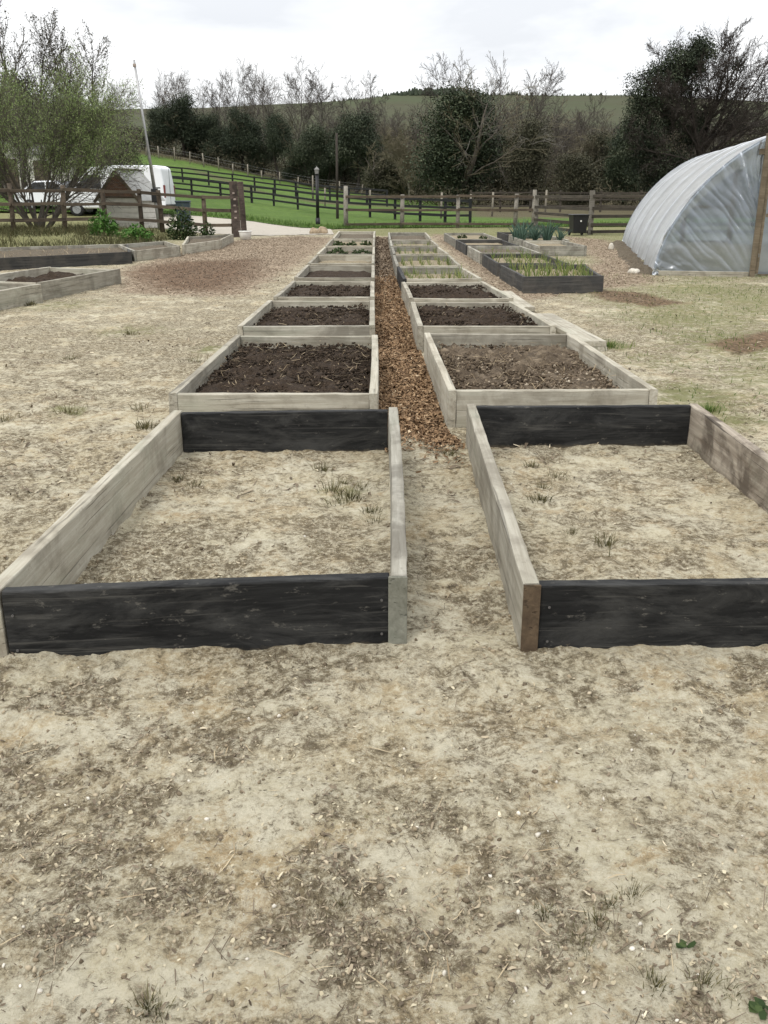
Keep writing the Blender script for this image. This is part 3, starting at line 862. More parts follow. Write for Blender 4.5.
P4 = ['pale_wood'] * 4
GW = ['grey_wood'] * 4
gL = 'raised beds in the row left of the wood chip path'
gR = 'raised beds in the row right of the wood chip path'
gC = 'black raised beds before the polytunnel'
gD = 'raised beds in the short far row by the bin'
gW = 'raised beds along the left edge'
A1q = Q((-19, 594), (406, 577), (397, 408), (173, 411))
B1q = Q((524, 585), (943, 580), (698, 404), (467, 405))
bed('empty raised bed with black end boards, left of the path, only bare sand inside', A1q, ['black', 'grey_wood', 'black', 'pale_wood'], group=gL, quality=26,
    plabels={0: 'black painted front board', 2: 'black painted back board', 1: 'greenish grey side board', 3: 'pale side board with dark smudges'})
bed('empty raised bed with black end boards, right of the path, bare sand inside', B1q, ['black', 'streak_wood', 'black', 'pale_wood'], group=gR, quality=26,
    plabels={0: 'black painted front board', 2: 'black painted back board', 1: 'dark streaked old side board', 3: 'pale side board with a brown end'})
def end_grain(root_label, side, mat, name_label):
    root = [o for o in bpy.data.objects if o.get('label') == root_label][0]
    sb = [c for c in root.children if c.name.startswith('side_board')]
    sb.sort(key=lambda o: o.location.x)
    o = sb[side]; L = max(v.co.x for v in o.data.vertices); h = o.dimensions
    zs = [v.co.z for v in o.data.vertices]; ys_ = [v.co.y for v in o.data.vertices]
    d = Vector((cos(o.rotation_euler.z), sin(o.rotation_euler.z), 0))
    sgn = -1 if d.y > 0 else 1
    p = Vector(o.location) + d * sgn * (L + 0.0035)
    b = MB(); b.box((0, 0, 0), (0.007, max(ys_) - min(ys_) - .004, max(zs) - min(zs) - .006), bev=.002)
    e = b.build('end_grain', M[mat], root, False, p, (0, 0, o.rotation_euler.z)); e['label'] = name_label
M['char_wood'] = wood('faded_black_timber', (0.066, 0.064, 0.060), (0.024, 0.024, 0.023), (0.10, 0.09, 0.075), 0.4)
M['dark_rail'] = wood('dark_fence_timber', (0.085, 0.072, 0.055), (0.036, 0.030, 0.023), (0.025, 0.022, 0.018), 0.5)
M['brown_end'] = wood('brown_end_grain', (0.14, 0.098, 0.06), (0.07, 0.048, 0.03), (0.05, 0.035, 0.022), 0.5)
M['green_end'] = wood('greenish_end_grain', (0.25, 0.25, 0.205), (0.15, 0.15, 0.12), (0.09, 0.085, 0.06), 0.5)
end_grain('empty raised bed with black end boards, left of the path, only bare sand inside', 1, 'green_end', 'greenish grey board end')
end_grain('empty raised bed with black end boards, right of the path, bare sand inside', 0, 'brown_end', 'brown board end')
M['rim_dull'] = simple('dull_screw_head', (0.11, 0.105, 0.10), 0.6, metal=0.3)
def screws(root_label):
    root = [o for o in bpy.data.objects if o.get('label') == root_label][0]
    f = [c for c in root.children if c.name.startswith('front_board')][0]
    L = max(v.co.x for v in f.data.vertices); t = min(v.co.y for v in f.data.vertices)
    for sx in (-1, 1):
        for z in (-.06, .055):
            b = MB(); b.tube([(0, 0, 0), (0, -.003, 0)], .0042, 10)
            e = b.build('screw', M['rim_dull'], f, False, (sx * (L - .03), t + .001, z))
screws('empty raised bed with black end boards, left of the path, only bare sand inside')
screws('empty raised bed with black end boards, right of the path, bare sand inside')
A_px = [((168, 394), (378, 394), (378, 335), (235, 335)), ((237, 326.5), (374.9, 325.6), (374.4, 300.5), (268, 300.5)), ((273.4, 296.8), (374.7, 296.8), (374.4, 281.5), (292, 281)),
        ((293.8, 277.6), (374.6, 277.8), (374.4, 265.2), (306, 265.2)), ((307.5, 263.4), (374.6, 263.4), (374.4, 255.2), (316, 255.2)), ((316.5, 254), (374.6, 254), (374.8, 246.8), (324.5, 246.8)),
        ((325, 245.9), (374.8, 245.9), (375, 238.9), (331.5, 238.9)), ((332.5, 238.1), (375, 238.1), (375.6, 231.2), (338.5, 231.2))]
A_def = [('soil_dark', 0.155, 0.035, 'pale raised bed heaped with dark soil, directly behind the empty left bed'),
         ('soil_dark', 0.165, 0.030, 'pale raised bed with dark soil, second behind the empty left bed'),
         ('soil_dark', 0.175, 0.030, 'pale raised bed with dark soil, third behind the empty left bed'),
         ('soil_dark', 0.150, 0.022, 'raised bed with flat dark soil, fourth behind the empty left bed'),
         ('soil_pale', 0.140, 0.012, 'raised bed with pale dry soil between dark soil bed and strawberry plants'),
         ('soil_brown', 0.150, 0.014, 'raised bed with four leafy green clumps in a row, left of the path'),
         ('soil_pale', 0.150, 0.014, 'raised bed with small dull seedlings, second from the far end left of path'),
         ('soil_brown', 0.140, 0.012, 'last raised bed left of the path, nearest the tan stones')]
A_beds = []
for i, (px, (s, z, a, lb)) in enumerate(zip(A_px, A_def)):
    A_beds.append((bed(lb, Q(*px), P4 if i != 1 else ['grey_wood', 'pale_wood', 'pale_wood', 'pale_wood'], s, z, a, gL, quality=18 if i < 3 else 9, overlap='sides'), Q(*px), z))
B_px = [((448, 391), (658, 390), (572, 334), (424, 333)), ((417.5, 326), (556, 326), (513, 302), (410.5, 302)), ((409, 298), (514, 298), (484, 281.5), (401.5, 282)),
        ((403, 279), (482, 278.4), (462, 267), (397, 267)), ((396.5, 266), (461.5, 265.6), (450, 255.2), (393, 255.6)), ((393, 254), (449, 253.6), (439, 246.8), (391, 247)),
        ((390.6, 246), (439, 245.5), (432, 240.2), (389.4, 240.4)), ((389, 239.5), (431.5, 239.2), (426, 232.5), (388, 232.5))]
B_def = [('soil_mid', 0.125, 0.050, 'pale raised bed with lumpy brown manure and straw, behind the empty right bed'),
         ('soil_dark', 0.165, 0.045, 'pale raised bed with dark soil beside the stacked loose planks'),
         ('soil_dark', 0.165, 0.045, 'pale raised bed with dark soil heaped at its back right, right of path'),
         ('soil_pale', 0.130, 0.012, 'nearest raised bed with thin green shoots, right of the wood chip path'),
         ('soil_pale', 0.140, 0.012, 'second raised bed of thin green shoots, right of the path'),
         ('soil_pale', 0.140, 0.012, 'third raised bed of thin green shoots, right of the path'),
         ('soil_pale', 0.140, 0.012, 'fourth raised bed of thin shoots, right of the path'),
         ('soil_brown', 0.140, 0.012, 'last raised bed at the far end right of the path')]
B_beds = []
for i, (px, (s, z, a, lb)) in enumerate(zip(B_px, B_def)):
    mt = P4 if i < 3 else ['pale_wood', 'pale_wood', 'grey_wood', 'black' if i == 3 else 'grey_wood']
    B_beds.append((bed(lb, Q(*px), mt, s, z, a, gR, quality=18 if i < 3 else 9, mound=0.03 if i in (1, 2) else 0), Q(*px), z))
C_def = [(Q((523.7, 277), (603.7, 276), (585.5, 264.3), (500, 265)), 'char_wood', 'soil_pale', 0.165, 'black raised bed with upright green shoots, nearest the polytunnel corner'),
         (Qw((497.5, 263.4), (482.5, 254.2)), 'char_wood', 'soil_pale', 0.165, 'black raised bed with green shoots, second in the row nearest the polytunnel'),
         (Qw((480.5, 253), (467.5, 246)), 'grey_wood', 'soil_brown', 0.165, 'grey raised bed with sparse growth, middle of the row before the polytunnel'),
         (Qw((466, 245.3), (455.5, 240)), 'char_wood', 'soil_pale', 0.16, 'dark raised bed with pale soil, fourth in the row before the polytunnel'),
         (Qw((455, 239.2), (444, 233)), 'grey_wood', 'soil_pale', 0.16, 'farthest raised bed of the row before the polytunnel, two small plants inside')]
C_beds = []
for q, mt, s, z, lb in C_def:
    C_beds.append((bed(lb, q, [mt] * 4, s, z, 0.014, gC, quality=9, overlap='ends'), q, z))
D_def = [(Q((538, 246), (587, 246), (563, 240.4), (523, 241)), ['grey_wood', 'grey_wood', 'pale_wood', 'grey_wood'], 'weathered grey raised bed with strawy soil, in front of the black bin'),
         (Qw((522.5, 240.2), (508.5, 235.8), 1.2), ['grey_wood'] * 4, 'grey raised bed under the leeks, middle of the short far row'),
         (Qw((507.5, 235.2), (497, 232), 1.2), ['char_wood'] * 4, 'small dark raised bed left of the leeks')]
D_beds = []
for q, mt, lb in D_def:
    D_beds.append((bed(lb, q, mt, 'soil_pale', 0.16, 0.014, gD, quality=9), q, 0.16))
# left edge beds
N, R_, K = G(39, 283, BED_H), G(120, 269, BED_H), G(48, 267, BED_H)
Lq = N + K - R_
L2q = [(Lq.x, Lq.y), (N.x, N.y), (R_.x, R_.y), (K.x, K.y)]
bed('pale raised bed half filled with dark soil, beside the brown mulch at left', L2q, P4, 'soil_dark', 0.10, 0.06, gW, mound=0.04, quality=12)
sh = (N - R_) * 1.06
sh.x += 0.10
L1q = [(x + sh.x, y + sh.y) for x, y in L2q]
bed('pale raised bed cut off by the left edge of the view', L1q, P4, 'soil_dark', 0.09, 0.05, gW, quality=12)
L3q = Q((-50, 260.5), (131, 252), (128, 244), (-50, 249))
bed('long low black raised bed with dry bleached stalks, at the left', L3q, ['char_wood', 'char_wood', 'grey_wood', 'char_wood'], 'soil_brown', 0.17, 0.02, gW, quality=12, overlap='ends')
L4q = Q((134, 251), (180, 246), (165, 241), (118, 244.5))
bed('pale raised bed with patchy boards, between the black bed and the nettles', L4q, ['pale_wood', 'pale_wood', 'grey_wood', 'grey_wood'], 'soil_brown', 0.15, 0.02, gW, quality=12)
L5q = Q((181.5, 245), (221.7, 239.6), (233.6, 234), (187, 236.6))
bed('pale raised bed at the foot of the red brown gate posts', L5q, P4, 'soil_brown', 0.16, 0.02, gW, quality=12)

def in_filled(x, y):
    m = np.zeros(x.shape)
    for q in FILLED: m = np.maximum(m, poly_mask(x, y, q, 0.01))
    return m > 0.3

def soil_clods():
    rng = np.random.default_rng(91)
    bm = bmesh.new(); bmesh.ops.create_icosphere(bm, subdivisions=1, radius=1.0)
    me = bpy.data.meshes.new('tmp'); bm.to_mesh(me); bm.free()
    bv = np.array([v.co[:] for v in me.vertices]); bf = np.array([p.vertices[:] for p in me.polygons])
    for root, q, z, n, mat, lb in ((A_beds[0][0], A_beds[0][1], .165, 5200, 'clod_dark', None), (A_beds[1][0], A_beds[1][1], .175, 2600, 'clod_dark', None), (A_beds[2][0], A_beds[2][1], .185, 1500, 'clod_dark', None),
                                   (B_beds[0][0], B_beds[0][1], .135, 5600, 'clod_mid', None), (B_beds[1][0], B_beds[1][1], .190, 2600, 'clod_dark', None), (B_beds[2][0], B_beds[2][1], .190, 1500, 'clod_dark', None)):
        q = np.array(q); u, v = rng.random(n) * .88 + .06, rng.random(n) * .92 + .04
        P = (q[0] * (1 - u)[:, None] + q[1] * u[:, None]) * (1 - v)[:, None] + (q[3] * (1 - u)[:, None] + q[2] * u[:, None]) * v[:, None]
        n_ = n
        r = rng.uniform(.035, .100, n) ** 2 * (1.0 + .04 * np.mean(q[:, 1]))
        big = rng.random(n) < .02; r = np.where(big, r * 1.7, r)
        V = bv[None] * (r[:, None, None] * rng.uniform(.5, 1.6, (n, 1, 3)) * np.array([1, 1, .75])) * (1 + rng.uniform(-.5, .5, (n, len(bv), 1)))
        V = V + np.column_stack([P, z - .006 + .05 * (fbm(P[:, 0] * 4, P[:, 1] * 4, 3, 88) - .5) + rng.normal(0, .007, n)])[:, None, :] - np.array(root.location)[None, None, :]
        F = bf[None] + (np.arange(n) * len(bv))[:, None, None]
        tone = np.clip(rng.beta(1.6, 2.6, n) + (0.30 * np.exp(-((u - .74) / .16) ** 2 - ((v - .30) / .22) ** 2) if mat == 'clod_mid' else 0), 0, 1)
        o = link('clods', mesh_np('clods', V.reshape(-1, 3), F.reshape(-1, 3), {'tone': np.repeat(tone, len(bv))}), M[mat], root); o['kind'] = 'stuff'
M['clod_dark'] = toned('dark_soil_clods', [(0.0, (0.014, 0.010, 0.007)), (0.5, (0.042, 0.030, 0.020)), (1.0, (0.11, 0.082, 0.058))], 0.95)
M['clod_mid'] = toned('manure_clods', [(0.0, (0.034, 0.025, 0.017)), (0.45, (0.105, 0.078, 0.052)), (0.8, (0.22, 0.175, 0.125)), (1.0, (0.40, 0.345, 0.265))], 0.95)
soil_clods()

# ------------------------------------------------------------------ wood chip path
def build_path():
    ys = np.concatenate([np.arange(4.55, 9, 0.03), np.arange(9, 31.5, 0.08)])
    lx = np.interp(ys, [4.5, 5.2, 7.8, 10.4, 31], [0.06, -0.035, -0.05, -0.10, -0.27])
    rx = np.interp(ys, [4.5, 5.0, 5.4, 7.8, 13, 17, 31], [0.44, 0.44, 0.37, 0.33, 0.27, 0.22, 0.13])
    u = np.linspace(0, 1, 34)[None, :]
    X = lx[:, None] - 0.01 + (rx - lx + 0.02)[:, None] * u; Y = np.repeat(ys[:, None], 34, 1)
    start = 5.05 + 0.55 * (fbm(X[0] * 6, X[0] * 0 + 2, 3, 1) - 0.5)
    Z = ground_z(X, Y) + 0.012 * sstep(0, 0.9, Y - start[None, :]) - 0.010 + 0.012 * (fbm(X * 22, Y * 22, 3, 71) - 0.4)
    m, nt, b = newmat('wood_chip_bedding'); k = NT(nt); co = k.coord()
    vc = k.voro(k.mapping(co, (1.0, 0.7, 1.0)), 48)
    sep = nt.nodes.new('ShaderNodeSeparateColor'); k.sock(sep, 0, vc)
    c1 = k.ramp(sep.outputs[0], [(0.0, (0.06, 0.036, 0.020)), (0.45, (0.17, 0.10, 0.052)), (0.8, (0.28, 0.175, 0.092)), (1.0, (0.42, 0.30, 0.18))])
    c2 = k.ramp(sep.outputs[0], [(0.0, (0.07, 0.05, 0.036)), (0.5, (0.18, 0.135, 0.10)), (1.0, (0.34, 0.27, 0.21))])
    s = nt.nodes.new('ShaderNodeSeparateXYZ'); k.sock(s, 0, co)
    yy = k.math('ADD', s.outputs['Y'], k.math('MULTIPLY', k.noise(co, 2, 5, 0.7), 3.0))
    c = k.mix(k.ramp(k.math('MULTIPLY_ADD', yy, 0.1, -1.4), [(0.0, 0.0), (0.35, 1.0)]), c1, c2)
    nt.links.new(c, b.inputs['Base Color']); b.inputs['Roughness'].default_value = 0.9
    nt.links.new(k.bump(sep.outputs[1], 0.7, 0.012), b.inputs['Normal'])
    tag(link('path', grid_mesh('path', X, Y, Z), m), 'orange brown wood chip path between the two bed rows', 'path', kind='structure')
    rng = np.random.default_rng(3)
    def chips(n, y0, y1, p, Lr, mat, name, label, wide=0.0):
        u_ = rng.random(n); y = (y0 ** -p + u_ * (y1 ** -p - y0 ** -p)) ** (-1 / p)
        l = np.interp(y, ys, lx); r = np.interp(y, ys, rx)
        x = l + (r - l) * rng.random(n)
        st = 5.15 + 0.7 * (fbm(x * 6, y * 0 + 2, 3, 1) - 0.5)
        keep = rng.random(n) < np.where(y > st, 1.0, 0.75 * np.exp(-(st - y) / 0.12))
        x, y = x[keep], y[keep]; n = len(x)
        z = ground_z(x, y) + 0.004 + 0.012 * (fbm(x * 22, y * 22, 3, 71) - 0.4) + rng.uniform(0, 0.010, n)
        L = rng.uniform(*Lr, n) * (1 + 0.04 * y)
        V, F, t = flakes(np.stack([x, y, z], 1), L, L * rng.uniform(0.25, 0.6, n), rng, 0.4, 0.2, rng.beta(2.2, 2.6, n))
        tag(link(name, mesh_np(name, V, F, {'tone': t}), mat), label, 'wood chips', kind='stuff')
    chips(42000, 4.4, 17.5, 1.0, (0.009, 0.030), M['chips'], 'wood_chips', 'fresh orange brown wood chips covering the near path')
    chips(9000, 16, 31, 0.5, (0.02, 0.04), M['old_chips'], 'wood_chips', 'older greyish wood chips covering the far path')
build_path()

# chips thrown over the brown zones
def zone_chips():
    rng = np.random.default_rng(31); n = 110000
    x = np.concatenate([rng.uniform(-7, -0.8, n // 2), rng.uniform(1.4, 8, n // 2)]); y = rng.uniform(11, 32, n)
    d, gr, chip, mul = masks(x, y)
    keep = (np.maximum(chip, mul) ** 1.6 * 0.9 > rng.random(n)) & ~in_filled(x, y)
    x, y, mul = x[keep], y[keep], mul[keep]; n = len(x)
    z = ground_z(x, y) + rng.uniform(0.004, 0.03, n)
    L = rng.uniform(0.012, 0.034, n)
    tone = np.clip(rng.beta(2.0, 2.0, n) - 0.22 * mul, 0, 1)
    V, F, t = flakes(np.stack([x, y, z], 1), L, L * rng.uniform(0.25, 0.6, n), rng, 0.45, 0.2, tone)
    tag(link('wood_chips', mesh_np('wood_chips', V, F, {'tone': t}), M['old_chips']), 'weathered brown wood chips spread over the ground at both sides', 'wood chips', kind='stuff')
zone_chips()

# ------------------------------------------------------------------ litter, stones, tufts on the sand
def litter():
    rng = np.random.default_rng(7)
    parts = []
    for n, y0, y1, p, Lr, wr in ((230000, 0.85, 7.0, 1.0, (0.003, 0.011), (0.16, 0.45)), (40000, 4.0, 22.0, 0.8, (0.012, 0.036), (0.15, 0.4)), (7000, 0.85, 6.0, 1.1, (0.012, 0.030), (0.06, 0.2))):
        x, y = rand_wedge(n, rng, y0, y1, p)
        d = dirt_mask(x, y)
        keep = (rng.random(n) < 0.05 + 0.50 * d) & ~in_filled(x, y) & ~((x > -0.15) & (x < 0.45) & (y > 4.9))
        x, y, d = x[keep], y[keep], d[keep]; n = len(x)
        z = ground_z(x, y) + rng.uniform(0.001, 0.006, n)
        L = rng.uniform(*Lr, n) * rng.choice([1, 1, 1, 1.8], n)
        tone = np.clip(rng.beta(1.6, 2.2, n) * 0.85 + (rng.random(n) < 0.02) * 0.6, 0, 1)
        parts.append(flakes(np.stack([x, y, z], 1), L, L * rng.uniform(*wr, n), rng, 0.30, 0.5, tone))
    V, F, t = cat(parts)
    tag(link('plant_litter', mesh_np('litter', V, F, {'tone': t}), M['litter']), 'crumbled dead leaves and stalks matted over the sand', 'litter', kind='stuff')
    # dried crusts of the same clay, curling off the surface
    n = 34000; x, y = rand_wedge(n, rng, 0.9, 8, 1.0)
    pz = fbm(x * 2.3 + 9, y * 2.3, 4, 57, 0.6)
    keep = (rng.random(n) < 0.05 + 0.6 * sstep(.50, .66, pz) + 0.25 * dirt_mask(x, y)) & ~in_filled(x, y) & ~((x > -0.15) & (x < 0.45) & (y > 4.9)); x, y = x[keep], y[keep]; n = len(x)
    L = rng.uniform(.045, .095, n) ** 2 * 1.4
    V, F, t = flakes(np.stack([x, y, ground_z(x, y) + L * .12], 1), L, L * rng.uniform(0.45, 1.0, n), rng, 0.38, 0.5)
    tag(link('clay_crust', mesh_np('clay_crust', V, F, {'tone': t}), M['crust']), 'curling flakes of dry pale clay on the ground', 'clay flakes', kind='stuff')
    # dark dead roots and stalks
    n = 7000; x, y = rand_wedge(n, rng, 0.9, 9, 1.0)
    keep = (rng.random(n) < 0.10 + 0.8 * dirt_mask(x, y)) & ~in_filled(x, y) & ~((x > -0.15) & (x < 0.45) & (y > 4.9)); x, y = x[keep], y[keep]; n = len(x)
    L = rng.uniform(0.02, 0.075, n)
    V, F, t = flakes(np.stack([x, y, ground_z(x, y) + 0.004], 1), L, rng.uniform(0.001, 0.0024, n), rng, 0.14, 0.9, rng.random(n) * .42)
    tag(link('dead_roots', mesh_np('dead_roots', V, F, {'tone': t}), M['litter']), 'dark dead roots and stalks lying over the sand', 'roots', kind='stuff')
    # long bleached stalks
    n = 1500; x, y = rand_wedge(n, rng, 0.9, 8, 1.0); d = dirt_mask(x, y)
    keep = (rng.random(n) < 0.15 + 0.85 * d) & ~in_filled(x, y) & ~((x > -0.15) & (x < 0.45) & (y > 4.9)); x, y = x[keep], y[keep]; n = len(x)
    L = rng.uniform(0.02, 0.07, n)
    V, F, t = flakes(np.stack([x, y, ground_z(x, y) + 0.005], 1), L, rng.uniform(0.0014, 0.0034, n), rng, 0.10, 0.25, rng.random(n) * 0.7)
    # straw on the manure and compost
    parts = [(V, F, t)]
    for q, z, m in ((A_beds[0][1], 0.185, 260), (A_beds[1][1], 0.19, 90), (B_beds[0][1], 0.17, 330), (B_beds[1][1], 0.22, 60)):
        u, v = rng.random(m) * 0.9 + 0.05, rng.random(m) * 0.9 + 0.05
        q = np.array(q); P = (q[0] * (1 - u)[:, None] + q[1] * u[:, None]) * (1 - v)[:, None] + (q[3] * (1 - u)[:, None] + q[2] * u[:, None]) * v[:, None]
        L = rng.uniform(0.04, 0.14, m) * rng.random(m)
        parts.append(flakes(np.column_stack([P, np.full(m, z) + rng.uniform(-.01, .02, m)]), L, rng.uniform(0.002, 0.005, m), rng, 0.3, 0.5, rng.random(m) * 0.45))
    V, F, t = cat(parts)
    tag(link('straw', mesh_np('straw', V, F, {'tone': t}), M['straw']), 'thin bleached straws lying on sand and soil', 'straw', kind='stuff')
    # pale husks in the matted patches
    n = 450; x, y = rand_wedge(n, rng, 0.95, 5, 1.3); d = dirt_mask(x, y)
    keep = (rng.random(n) < 0.1 + 0.9 * d); x, y = x[keep], y[keep]; n = len(x)
    L = rng.uniform(0.010, 0.024, n)
    V, F, t = flakes(np.stack([x, y, ground_z(x, y) + 0.004], 1), L, L * rng.uniform(0.18, 0.34, n), rng, 0.4, 0.7, rng.uniform(0.6, 0.95, n))
    tag(link('husks', mesh_np('husks', V, F, {'tone': t}), M['litter']), 'bleached husks scattered among the dark matted patches', 'litter', kind='stuff')
litter()

def stones():
    rng = np.random.default_rng(17)
    bm = bmesh.new(); bmesh.ops.create_icosphere(bm, subdivisions=1, radius=1.0)
    me = bpy.data.meshes.new('tmp'); bm.to_mesh(me); bm.free()
    bv = np.array([v.co[:] for v in me.vertices]); bf = np.array([p.vertices[:] for p in me.polygons])
    for n, rmin, rmax, mat, lab, nm, dm in ((330, 0.0012, 0.0052, M['stone'], 'small white chalk chips dotted over the sand', 'stone_chips', 0), (16000, 0.0014, 0.0060, M['ground_clod'], 'loose earth crumbs lying over the sand', 'earth_crumbs', 1)):
        x, y = rand_wedge(n, rng, 0.9, 9, 1.2)
        keep = ~in_filled(x, y) & (rng.random(n) < (0.15 + 0.85 * dirt_mask(x, y) if dm else 1)); x, y = x[keep], y[keep]; n = len(x)
        r = rng.uniform(rmin ** 0.5, rmax ** 0.5, n) ** 2 * (1 + 0.06 * y)
        V = bv[None] * (r[:, None, None] * rng.uniform(0.6, 1.4, (n, 1, 3))) * (1 + rng.uniform(-.4, .4, (n, len(bv), 1)))
        a = rng.uniform(0, 2 * pi, n); ca, sa = np.cos(a)[:, None], np.sin(a)[:, None]
        V = np.stack([V[..., 0] * ca - V[..., 1] * sa, V[..., 0] * sa + V[..., 1] * ca, V[..., 2]], 2)
        V = V + np.stack([x, y, ground_z(x, y) + r * 0.25], 1)[:, None, :]
        F = bf[None] + (np.arange(n) * len(bv))[:, None, None]
        tag(link(nm, mesh_np(nm, V.reshape(-1, 3), F.reshape(-1, 3), {'tone': np.repeat(rng.random(n), len(bv))}), mat), lab, 'stones', kind='stuff')
M['ground_clod'] = toned('earth_crumbs', [(0.0, (0.10, 0.078, 0.052)), (0.6, (0.26, 0.21, 0.14)), (1.0, (0.42, 0.36, 0.26))])
stones()

def tuft_mesh(name, rng, n, spread, H, W, lean=0.6):
    a = rng.uniform(0, 2 * pi, n); r = np.abs(rng.normal(0, spread, n))
    P = np.stack([r * np.cos(a), r * np.sin(a), np.full(n, -0.005)], 1)
    ln = rng.uniform(0.1, lean, n)
    out = np.stack([np.cos(a) * ln + rng.normal(0, .15, n), np.sin(a) * ln + rng.normal(0, .15, n), 0 * ln], 1)
    V, F, t = blades(P, rng.uniform(0.4, 1, n) * H, W, rng, out=out)
    return mesh_np(name, V, F, {'tone': t})

rng = np.random.default_rng(23)
tuft_meshes = [tuft_mesh('grass_tuft', rng, 46, 0.030, 0.075, 0.0035, 0.9), tuft_mesh('grass_tuft', rng, 34, 0.045, 0.060, 0.0035, 1.0), tuft_mesh('grass_tuft', rng, 60, 0.035, 0.055, 0.004, 1.1)]
green_tuft = tuft_mesh('green_tuft', rng, 150, 0.07, 0.075, 0.004, 0.8)
def put_tuft(me, px, py, label, group, s=1.0, mat='tuft', i=[0]):
    i[0] += 1
    c = G(px, py); o = link('grass_tuft', me, M[mat], None, (c.x, c.y, gz(c.x, c.y)), (0, 0, i[0] * 1.3))
    o.scale = (s, s, s); return tag(o, label, 'grass tuft', group)
for px, py, s in ((322, 470, 1.0), (333, 492, 1.15), (350, 498, 1.2), (362, 488, 0.9), (341, 503, 1.0), (372, 512, 0.8), (345, 482, 0.7)):
    put_tuft(tuft_meshes[(px + py) % 3], px, py, 'olive grass tuft in the loose patch inside the empty left bed', 'grass tufts in the empty left bed', s)
for px, py, s in ((194, 485, 0.9), (176, 480, 0.8), (375, 520, 0.7)):
    put_tuft(tuft_meshes[(px + py) % 3], px, py, 'small olive grass tuft close to a side board of the empty left bed', 'grass tufts by the side boards of the left bed', s)
for px, py, s in ((532, 466, 0.8), (555, 475, 0.9), (540, 500, 1.0), (543, 486, 0.7), (606, 546, 1.1), (572, 535, 0.5)):
    put_tuft(tuft_meshes[(px + py) % 3], px, py, 'small dry grass tuft on the sand inside the empty right bed', 'grass tufts in the empty right bed', s)
for px, py, s in ((68, 412, 1.3), (70, 360, 1.2), (197, 362, 1.6), (145, 430, 1.3), (140, 410, 1.2), (4, 422, 1.1), (130, 335, 1.3), (30, 305, 1.6), (450, 456, 0.8)):
    put_tuft(tuft_meshes[(px + py) % 3], px, py, 'dry olive grass tuft on the open sand left of the beds' if px < 300 else 'lone dry grass tuft between the two empty beds', 'grass tufts on the open sand' if px < 300 else None, s)
for px, py, s in ((572, 938, .5), (598, 922, .55), (585, 955, .45), (655, 988, .5), (702, 984, .55), (725, 992, .45), (148, 1003, .6), (162, 1012, .5), (340, 905, .4), (612, 905, .4), (545, 915, .4)):
    put_tuft(tuft_meshes[(px + py) % 3], px, py, 'tiny dull grass sprig in a matted dark patch of the nearest sand', 'tiny grass sprigs in the nearest matted patches', s)
put_tuft(green_tuft, 709, 410, 'bright green grass tuft behind the back board of the empty right bed', None, 1.0, 'greengrass')
put_tuft(green_tuft, 609, 347, 'green grass tuft at the end of the stacked planks', None, 1.3, 'greengrass')
put_tuft(green_tuft, 686, 408, 'small green grass tuft at the back right corner of the empty right bed', None, 0.6, 'greengrass')
put_tuft(tuft_meshes[0], 632, 896, 'small fresh grass sprig in the open sand at lower right', None, 0.5, 'greengrass')
# two broad weed leaves in the nearest ground
def weed(px, py, label, n, s):
    c = G(px, py); rg = np.random.default_rng(int(px))
    a = rg.uniform(0, 2 * pi, n); P = np.stack([0.018 * s * np.cos(a), 0.018 * s * np.sin(a), np.full(n, 0.008)], 1)
    V, F, t = flakes(P, 0.035 * s, 0.022 * s, rg, 0.3, 0.3, yaw=a)
    tag(link('weed', mesh_np('weed', V, F, {'tone': t}), M['herb'], None, (c.x, c.y, gz(c.x, c.y))), label, 'weed')
weed(686, 949, 'small weed with a few dark green leaves in open sand', 5, 0.55)
weed(762, 1012, 'green weed in the lower right corner of the ground', 9, 0.65)
# a lone broken stick
stk = MB(); c = G(626, 950); stk.tube([(-0.024, -0.014, 0.004), (0.0, 0.001, 0.009), (0.026, 0.016, 0.007)], [0.0022, 0.002, 0.0014], 6)
tag(stk.build('dry_stick', M['door_wood'], None, False, (c.x, c.y, gz(c.x, c.y))), 'short pale dry stick on the near sand', 'stick')

